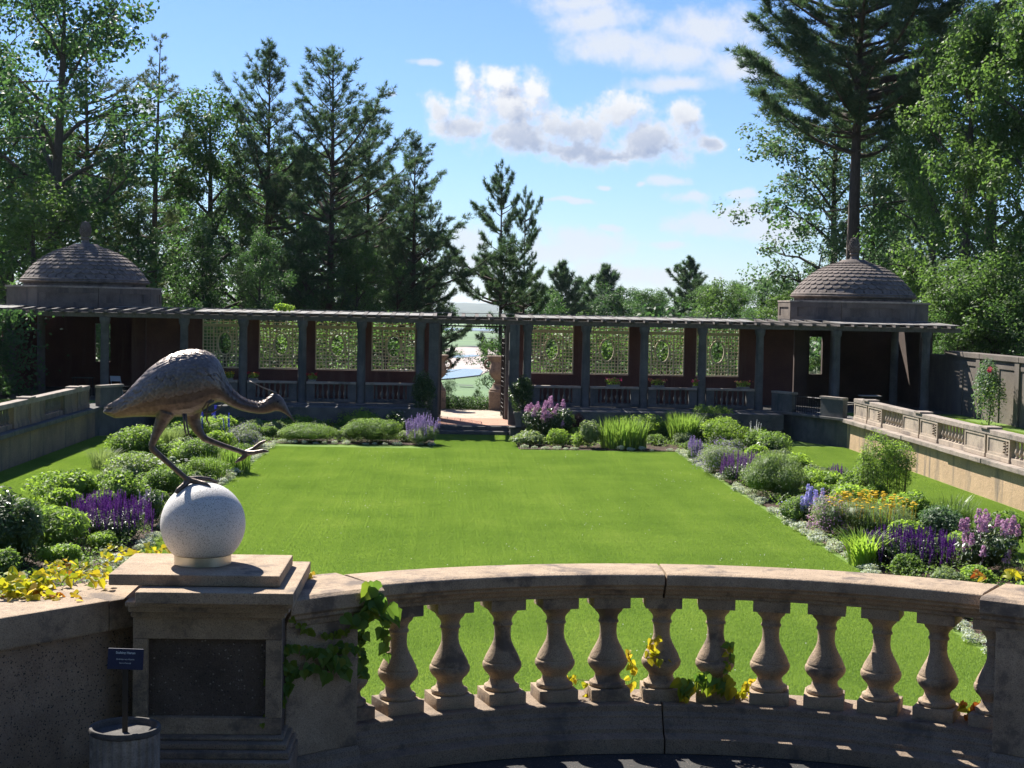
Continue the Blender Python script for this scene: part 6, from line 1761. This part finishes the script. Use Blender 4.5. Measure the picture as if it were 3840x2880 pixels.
def conifer(seed, H, w, h0, per=5, girth=1.0, gap=.55, tuft=.26, mat='pine', bark='bark_pine', asc=.55, droop=-.05, dens=1.0, needle_w=.034, bare=.25, prof=None, irr=.35):
    rng = np.random.default_rng(seed)
    tb = MB()
    tr = [np.array([.10 * math.sin(u * 4 + seed) * u, .10 * math.cos(u * 3 + seed) * u, u * H]) for u in np.linspace(0, 1, 10)]
    r0 = (.0125 * H + .05) * girth
    tb.tube(tr, [r0 * (1.2 if i == 0 else 1) * (1 - .94 * i / 9) for i in range(10)], 8)
    cen, dirs = [], []
    z = h0 * H; k = 0
    while z < H * .985:
        t_ = (z / H - h0) / (1 - h0)
        pf = prof(t_) if prof else min(1.0, 1.5 * (1 - t_)) ** .85 * (.6 + .4 * min(1, t_ * 4)) * .92
        layer = rng.uniform(1 - irr, 1 + irr * .6)
        for j in range(per):
            a = k * 1.9 + j * 2 * PI / per + rng.uniform(-.35, .35)
            L = max(.35, w * pf * layer * rng.uniform(.55, 1.2) * (1 + .28 * math.sin(a - seed + z * .45)))
            sl_ = droop + (asc - droop) * t_ ** 1.3 + rng.uniform(-.08, .12)
            d = np.array([math.cos(a), math.sin(a), 0.0])
            zj = z + rng.uniform(-.5, .5) * gap * 1.6
            P = [np.array([tr[0][0], tr[0][1], zj]) + d * L * u + np.array([0, 0, L * (sl_ * u + .38 * u ** 2.2)]) for u in np.linspace(0, 1, 6)]
            rb = .02 * L + .012
            tb.tube(P, [rb, rb * .8, rb * .62, rb * .45, rb * .3, rb * .12], 4, cap=False)
            ntw = int(5 + 4.2 * L * dens)
            for q in range(ntw):
                u = bare + (1 - bare) * math.sqrt(rng.uniform()); i = min(4, int(u * 5)); f = u * 5 - i
                p = P[i] * (1 - f) + P[i + 1] * f
                side = np.array([-d[1], d[0], 0]) * (1 if q % 2 else -1)
                e = p + (side * rng.uniform(.2, .9) + d * rng.uniform(.25, .7)) * (.30 * L * (1.1 - u * .6)) + np.array([0, 0, rng.uniform(-.02, .18)])
                nt = max(2, int(3.2 * np.linalg.norm(e - p) / tuft) + 1)
                dd = unit((e - p)[None])[0]
                for g in range(nt):
                    cen.append(p + (e - p) * (g + rng.uniform(.2, 1)) / nt + rng.normal(0, .05, 3)); dirs.append(dd + np.array([0, 0, .45]))
        z += gap * rng.choice([.6, .8, 1.0, 1.2, 1.9]); k += 1
    for g in range(14): cen.append(tr[-1] + np.array([rng.normal(0, .06), rng.normal(0, .06), -rng.uniform(0, .5)])); dirs.append(np.array([0, 0, 1.0]))
    cen = np.array(cen); dirs = unit(np.array(dirs)); n = len(cen); nn = 8
    C = np.repeat(cen, nn, 0); D = np.repeat(dirs, nn, 0)
    nd = unit(D + rng.normal(0, .62, C.shape)); L = (tuft * rng.uniform(.7, 1.25, len(C)))[:, None]
    s = unit(np.cross(nd, rng.normal(0, 1, C.shape))) * needle_w / 2
    v = np.stack([C - s, C + s, C + nd * L], 1).reshape(-1, 3)
    return tb.mesh('trunk', M[bark], smooth=True, origin=(0, 0, 0))[0], mesh_np('crown', v, 3, M[mat], np.repeat(rng.uniform(0, 1, n), nn))

TV = {}
def variant(kind):
    if kind in TV: return TV[kind]
    # unit heights: everything is made at its natural size H and scaled to the tree's own height
    if kind == 'pineA': r = (20, conifer(1, 20, 4.4, .22, tuft=.32, needle_w=.036, asc=.95))
    elif kind == 'pineB': r = (20, conifer(2, 20, 4.9, .15, tuft=.32, needle_w=.036, asc=.9, per=5, irr=.5))
    elif kind == 'pineC': r = (18, conifer(3, 18, 5.0, .10, tuft=.32, needle_w=.036, per=5, asc=.85))
    elif kind == 'pineFar': r = (16, conifer(8, 16, 5.0, .12, tuft=.55, needle_w=.075, per=6, asc=.7, dens=1.3, bare=.1))
    elif kind == 'pineD': r = (16, conifer(4, 16, 4.3, .24, tuft=.32, needle_w=.038, per=4, gap=.70, asc=.34, droop=.0, irr=.55, bare=.25, dens=1.9))
    elif kind == 'pineTall': r = (24, conifer(5, 24, 6.4, .52, girth=1.35, tuft=.36, per=4, gap=.30, asc=.40, droop=.06, bare=.24, dens=1.6, needle_w=.040, irr=.6, prof=lambda t: (.75 + .5 * t if t < .35 else .925 - .55 * (t - .35))))
    elif kind == 'larchA': r = (20, conifer(6, 20, 4.6, .20, tuft=.17, mat='larch', per=5, gap=.6, asc=.35, droop=.02, dens=1.0, needle_w=.026, irr=.5))
    elif kind == 'larchB': r = (20, conifer(7, 20, 3.6, .25, tuft=.20, mat='larch', per=4, gap=.7, asc=.2, droop=-.05, dens=1.2, needle_w=.028, irr=.6))
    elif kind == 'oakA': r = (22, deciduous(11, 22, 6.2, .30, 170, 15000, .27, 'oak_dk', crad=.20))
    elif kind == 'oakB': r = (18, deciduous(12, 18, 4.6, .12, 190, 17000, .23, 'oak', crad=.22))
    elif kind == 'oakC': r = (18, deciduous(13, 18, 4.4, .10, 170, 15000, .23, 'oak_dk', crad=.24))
    elif kind == 'lightA': r = (10, deciduous(14, 10, 3.0, .10, 130, 9000, .19, 'oak_lt', crad=.26))
    elif kind == 'silverA': r = (16, deciduous(15, 16, 4.6, .30, 190, 14000, .21, 'silver', crad=.18))
    elif kind == 'rightA': r = (22, deciduous(16, 22, 4.6, .06, 300, 30000, .23, 'oak_lt', crad=.21, flat=.9))
    elif kind == 'bushA': r = (4, deciduous(17, 4, 2.0, .02, 60, 3600, .14, 'oak', crad=.34))
    elif kind == 'bushB': r = (4, deciduous(18, 4, 2.0, .02, 60, 3600, .14, 'oak_lt', crad=.34))
    TV[kind] = r
    return r
def tree(kind, name, label, px, top, row, wide=1.0, rot=None, tilt=(0, 0), group='trees around the garden', x=None, fixed=None):
    H0, (tm, cm) = variant(kind)
    Y = row * 2.0                  # rows of planting are two metres apart
    X = ony(px, 640, Y)[0] if x is None else x
    gz = float(ground_z(X, Y)) - .1
    ztop = ony(px, top, Y)[2]
    s = (fixed or (ztop - gz)) / H0
    o = thing(name, label, 'tree' if 'shrub' not in name else 'shrub', (X, Y, gz), group)
    o.rotation_euler = (tilt[0], tilt[1], 0)
    rz = random.uniform(0, 6.28) if rot is None else rot
    for nm, me in (('trunk', tm), ('crown', cm)):
        q = bpy.data.objects.new(nm, me); col.objects.link(q); q.parent = o; q.rotation_euler = (0, 0, rz); q.scale = (s * wide, s * wide, s)
    return o
def trees():
    g = 'trees of the wood on the left'
    T = tree
    T('oakA', 'oak_tree', 'tall oak at the left edge with dark trunk rising above the left dome', 92, -150, 42, 1.0, 0.4, (0, R(3)), g)
    T('oakA', 'oak_tree', 'leaning oak cut off by the left edge, its trunk slanting right', 40, -60, 46, .95, 2.6, (0, R(-9)), g)
    T('lightA', 'maple_tree', 'light green leafy tree low behind the left dome', 75, 378, 39.5, 1.25, 1.0, group=g)
    T('larchA', 'larch_tree', 'thin-topped larch left of the other, above the left dome finial', 186, 58, 47, 1.0, None, group=g)
    T('larchB', 'larch_tree', 'gaunt larch with drooping layered top leaning right', 328, 86, 49, 1.0, None, (0, R(1)), g)
    T('oakB', 'broadleaf_tree', 'rounded mid-green broadleaf tree between the larch and the pines', 450, 163, 50, .95, None, group=g)
    T('pineA', 'pine_tree', 'flat-topped pine just right of the rounded broadleaf tree', 575, 104, 50, .95, None, group=g)
    T('pineB', 'pine_tree', 'tallest pine of the left wood with feathery pointed top', 712, 100, 48, 1.0, None, group=g)
    T('pineA', 'pine_tree', 'pine with upswept branch ends right of the tallest pine', 790, 232, 53, 1.0, None, group=g)
    T('pineA', 'pine_tree', 'broad dense pine at the right end of the left wood', 892, 304, 50, 1.0, None, group=g)
    T('pineB', 'pine_tree', 'shorter dark pine sweeping low towards the gap over the gate', 928, 432, 56, .58, None, group=g)
    T('pineD', 'pine_tree', 'lone open-branched pine standing right of the gap', 1082, 348, 52, .72, 2.2, group='pines by the gap')
    T('pineD', 'pine_tree', 'slimmer pine pressed against the lone one\'s right side', 1132, 404, 54, .55, 1.2, group='pines by the gap')
    T('oakC', 'broadleaf_tree', 'dark ivy-clad undergrowth tree at the foot of the lone pines', 1128, 600, 57, 1.2, group='pines by the gap')
    # infill of the wood
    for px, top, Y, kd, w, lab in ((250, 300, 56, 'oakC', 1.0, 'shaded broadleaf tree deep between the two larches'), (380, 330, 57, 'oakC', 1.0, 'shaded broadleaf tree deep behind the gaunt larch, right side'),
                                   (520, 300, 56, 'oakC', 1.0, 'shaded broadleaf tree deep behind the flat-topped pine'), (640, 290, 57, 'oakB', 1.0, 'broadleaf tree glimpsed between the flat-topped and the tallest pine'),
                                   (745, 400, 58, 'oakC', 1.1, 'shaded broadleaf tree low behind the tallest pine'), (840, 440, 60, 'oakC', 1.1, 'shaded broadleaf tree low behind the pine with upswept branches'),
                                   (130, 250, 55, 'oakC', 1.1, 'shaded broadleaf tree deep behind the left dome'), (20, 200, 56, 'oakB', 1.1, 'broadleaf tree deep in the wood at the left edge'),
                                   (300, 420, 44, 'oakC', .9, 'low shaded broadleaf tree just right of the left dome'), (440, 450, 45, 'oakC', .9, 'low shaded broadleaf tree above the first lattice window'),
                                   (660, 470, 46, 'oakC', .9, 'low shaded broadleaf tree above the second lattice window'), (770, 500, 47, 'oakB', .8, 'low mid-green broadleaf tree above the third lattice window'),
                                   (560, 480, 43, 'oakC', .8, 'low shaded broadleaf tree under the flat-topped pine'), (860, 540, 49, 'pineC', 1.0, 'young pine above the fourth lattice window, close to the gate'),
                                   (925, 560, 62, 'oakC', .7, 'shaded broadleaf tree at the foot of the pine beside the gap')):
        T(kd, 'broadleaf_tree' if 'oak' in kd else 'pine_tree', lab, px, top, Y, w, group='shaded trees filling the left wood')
    # unseen trees added behind and beside the terrace to cut the sky fill
    for k in range(13):
        x_, y_ = -21 + 3.4 * k, -8.5 - 2.4 * (k % 2)
        T('rightA' if k % 2 else 'oakC', 'broadleaf_tree', 'tall broadleaf tree added out of view behind the terrace to cut sky light', 1106, 0, y_, .95, x=x_, group='trees behind the terrace', fixed=21 + 2 * (k % 3))
    for s in (1, -1):
        for k in range(5):
            T('oakC' if k % 2 else 'oakB', 'broadleaf_tree', 'unseen broadleaf tree added to cut skylight, beyond the ' + ('right' if s > 0 else 'left') + ' boundary wall', 1106, 0, 1 + 5.2 * k, 1.1, x=s * (25.5 + (k % 2)), group='trees outside the ' + ('right' if s > 0 else 'left') + ' boundary wall', fixed=13 + (k % 3))
    # distance beyond the pergola, right of the gap
    g = 'far trees over the right half of the pergola'
    T('pineFar', 'pine_tree', 'dark far pine just right of the lone pines', 1213, 578, 84, .9, group=g)
    T('pineFar', 'pine_tree', 'low dark far pine with rounded top in mid distance', 1308, 584, 88, 1.0, group=g)
    T('oakC', 'broadleaf_tree', 'low dark tree between the two rounded far pines', 1262, 628, 92, 1.2, group=g)
    T('oakC', 'broadleaf_tree', 'low hazy tree right of the rounded far pine', 1375, 622, 95, 1.4, group=g)
    T('pineFar', 'pine_tree', 'spreading far pine standing alone above the right lattices', 1490, 563, 76, .95, group=g)
    T('oakB', 'broadleaf_tree', 'hazy broadleaf tree left of the spreading far pine', 1432, 626, 90, 1.4, group=g)
    T('lightA', 'broadleaf_tree', 'light green tree in front of the spreading far pine', 1560, 600, 60, 1.2, group=g)
    T('oakB', 'broadleaf_tree', 'light round tree left of the right dome', 1645, 584, 56, 1.0, group=g)
    T('lightA', 'broadleaf_tree', 'low light tree beside the right dome\'s drum', 1690, 622, 50, 1.3, group=g)
    for k, (px, top, Y, kd, w, lab) in enumerate(((1175, 612, 74, 'oakB', 1.0, 'broadleaf tree just right of the lone pines, low'), (1345, 606, 82, 'oakC', 1.2, 'dark rounded far tree behind the rounded far pine, right'), (1405, 612, 78, 'oakB', 1.2, 'green far tree midway between lone pines and right dome'),
                                           (1530, 604, 72, 'oakB', 1.1, 'green far tree directly right of the spreading far pine'), (1600, 596, 66, 'oakB', 1.1, 'green far tree two places left of the right dome'), (1705, 590, 58, 'oakB', .9, 'green tree hugging the right dome\'s left side'))):
        T(kd, 'broadleaf_tree', lab, px, top, Y, w, group=g)
    # right side
    g = 'trees on the right'
    T('pineTall', 'pine_tree', 'towering long-trunked pine behind the right dome', 1840, -170, 45, 1.0, .6, group=g)
    T('silverA', 'broadleaf_tree', 'grey-green tree with slender dark trunk left of the towering pine', 1798, 205, 49, 1.1, 1.2, group=g)
    T('silverA', 'broadleaf_tree', 'forked grey-green tree right of the towering pine\'s trunk', 1880, 250, 51, .9, 3.9, group=g)
    T('pineC', 'pine_tree', 'dark pine between the dome finial and the large right-hand tree', 1960, 330, 58, .9, group=g)
    T('rightA', 'broadleaf_tree', 'huge leafy tree filling the right side from top to wall', 2085, -60, 38, .92, .3, group=g)
    T('rightA', 'broadleaf_tree', 'huge leafy tree cut off by the right edge', 2235, -120, 36, .9, 2.0, group=g)
    T('oakC', 'broadleaf_tree', 'dark tree behind the huge right-hand trees', 2140, -40, 46, 1.2, group=g)
    T('oakB', 'broadleaf_tree', 'leafy tree between the dark pine and the huge right-hand tree', 2010, 150, 44, .8, group=g)
    for k, (px, top, Y, kd) in enumerate(((2060, 560, 35.5, 'lightA'), (2140, 590, 34.6, 'oakB'), (2210, 540, 34.2, 'lightA'), (2290, 580, 33.8, 'oakB'))):
        T(kd, 'shrub', ('leafy shrub hanging over the grey boundary wall, ' + ('nearest the right pavilion', 'second from the right pavilion', 'third from the right pavilion', 'at the right edge')[k]), px, top, Y, 1.15, group='shrubs over the boundary wall', x=22.2 + .8 * k)
    # shrubs seen through the lattices and the gate
    nth = ('first', 'second', 'third', 'fourth')
    for k, px in enumerate((828, 716, 600, 478)):
        T('bushB' if k % 3 else 'bushA', 'shrub', 'sunlit shrub glimpsed through the ' + nth[k] + ' lattice window left of the gate', px, 690 + 8 * (k % 3), 36.8 + .8 * (k % 2), 1.35, group='shrubs behind the left lattices')
    for k, px in enumerate((1222, 1328, 1440, 1560)):
        T('bushA' if k % 2 else 'bushB', 'shrub', 'green shrub glimpsed through the ' + nth[k] + ' lattice window right of the gate', px, 700 + 8 * (k % 3), 36.8 + .8 * (k % 2), 1.35, group='shrubs behind the right lattices')
    T('bushA', 'broadleaf_tree', 'pale leafy tree seen through the gate, behind the right urn', 1078, 738, 43, .62, group='trees seen through the gate')
    T('bushA', 'shrub', 'low shrub seen through the gate above the clipped hedge, left part', 972, 822, 40, .7, group='shrubs seen through the gate')
    T('bushB', 'shrub', 'low shrub seen through the gate above the clipped hedge, right part', 1036, 842, 38.6, .6, group='shrubs seen through the gate')
    T('pineD', 'pine_tree', 'dark pine boughs seen at the left side of the gate opening', 888, 720, 46, .36, group='trees seen through the gate')
    # clipped hedge beyond the drive
    h = thing('hedge', 'low clipped hedge beyond the gravel drive, seen through the gate', 'hedge', (0, 70.5, .28))
    rg = np.random.default_rng(77); n = 14000
    pt = np.stack([rg.uniform(-3.2, 3.2, n), rg.uniform(69.8, 71.2, n), rg.uniform(.25, .82, n)], 1)
    place('foliage', mesh_np('foliage', leaf_quads(rg, pt, np.tile([0, -.3, 1.0], (n, 1)), .09, .06), 4, M['oak'], rg.uniform(0, 1, n)), (0, 0, 0), h)
    # understorey that nobody could count
    rg = np.random.default_rng(78); n = 29000
    pt = np.stack([rg.uniform(-42, -3, n), rg.uniform(116, 132, n), np.minimum(rg.gamma(2.0, 2.2, n), rg.uniform(3, 10, n))], 1)
    o = place('woodland_understorey', mesh_np('woodland_understorey', leaf_quads(rg, pt, np.tile([0, -.3, .8], (n, 1)), .42, .28), 4, M['oak_dk'], rg.uniform(0, 1, n)), (0, 0, 0))
    tag(o, 'dense dark undergrowth deep in the wood on the left', 'undergrowth', kind='stuff')
    n = 12000
    pt = np.stack([rg.uniform(14, 46, n), rg.uniform(116, 132, n), np.minimum(rg.gamma(2.0, 1.4, n), rg.uniform(1.5, 5.5, n))], 1)
    o = place('woodland_understorey', mesh_np('woodland_understorey', leaf_quads(rg, pt, np.tile([0, -.3, .8], (n, 1)), .42, .28), 4, M['oak_dk'], rg.uniform(0, 1, n)), (0, 0, 0))
    tag(o, 'dense dark undergrowth behind the trees on the right', 'undergrowth', kind='stuff')
trees()

# ------------------------------------------------------------------ air
def haze():
    o = MB().box(-9600, 9600, -400, 12000, MARSH - 1.0, 72).build('haze', None)
    m = bpy.data.materials.new('haze'); m.use_nodes = True; t = m.node_tree; t.nodes.clear()
    ou = N(t, 'ShaderNodeOutputMaterial'); v = N(t, 'ShaderNodeVolumePrincipled')
    v.inputs['Color'].default_value = (.80, .88, 1.0, 1); v.inputs['Density'].default_value = 4.0e-5; v.inputs['Anisotropy'].default_value = .3
    t.links.new(v.outputs[0], ou.inputs['Volume'])
    o.data.materials.append(m)
    tag(o, 'thin bluish summer air fading the far marsh and hills', 'haze', kind='stuff')
haze()
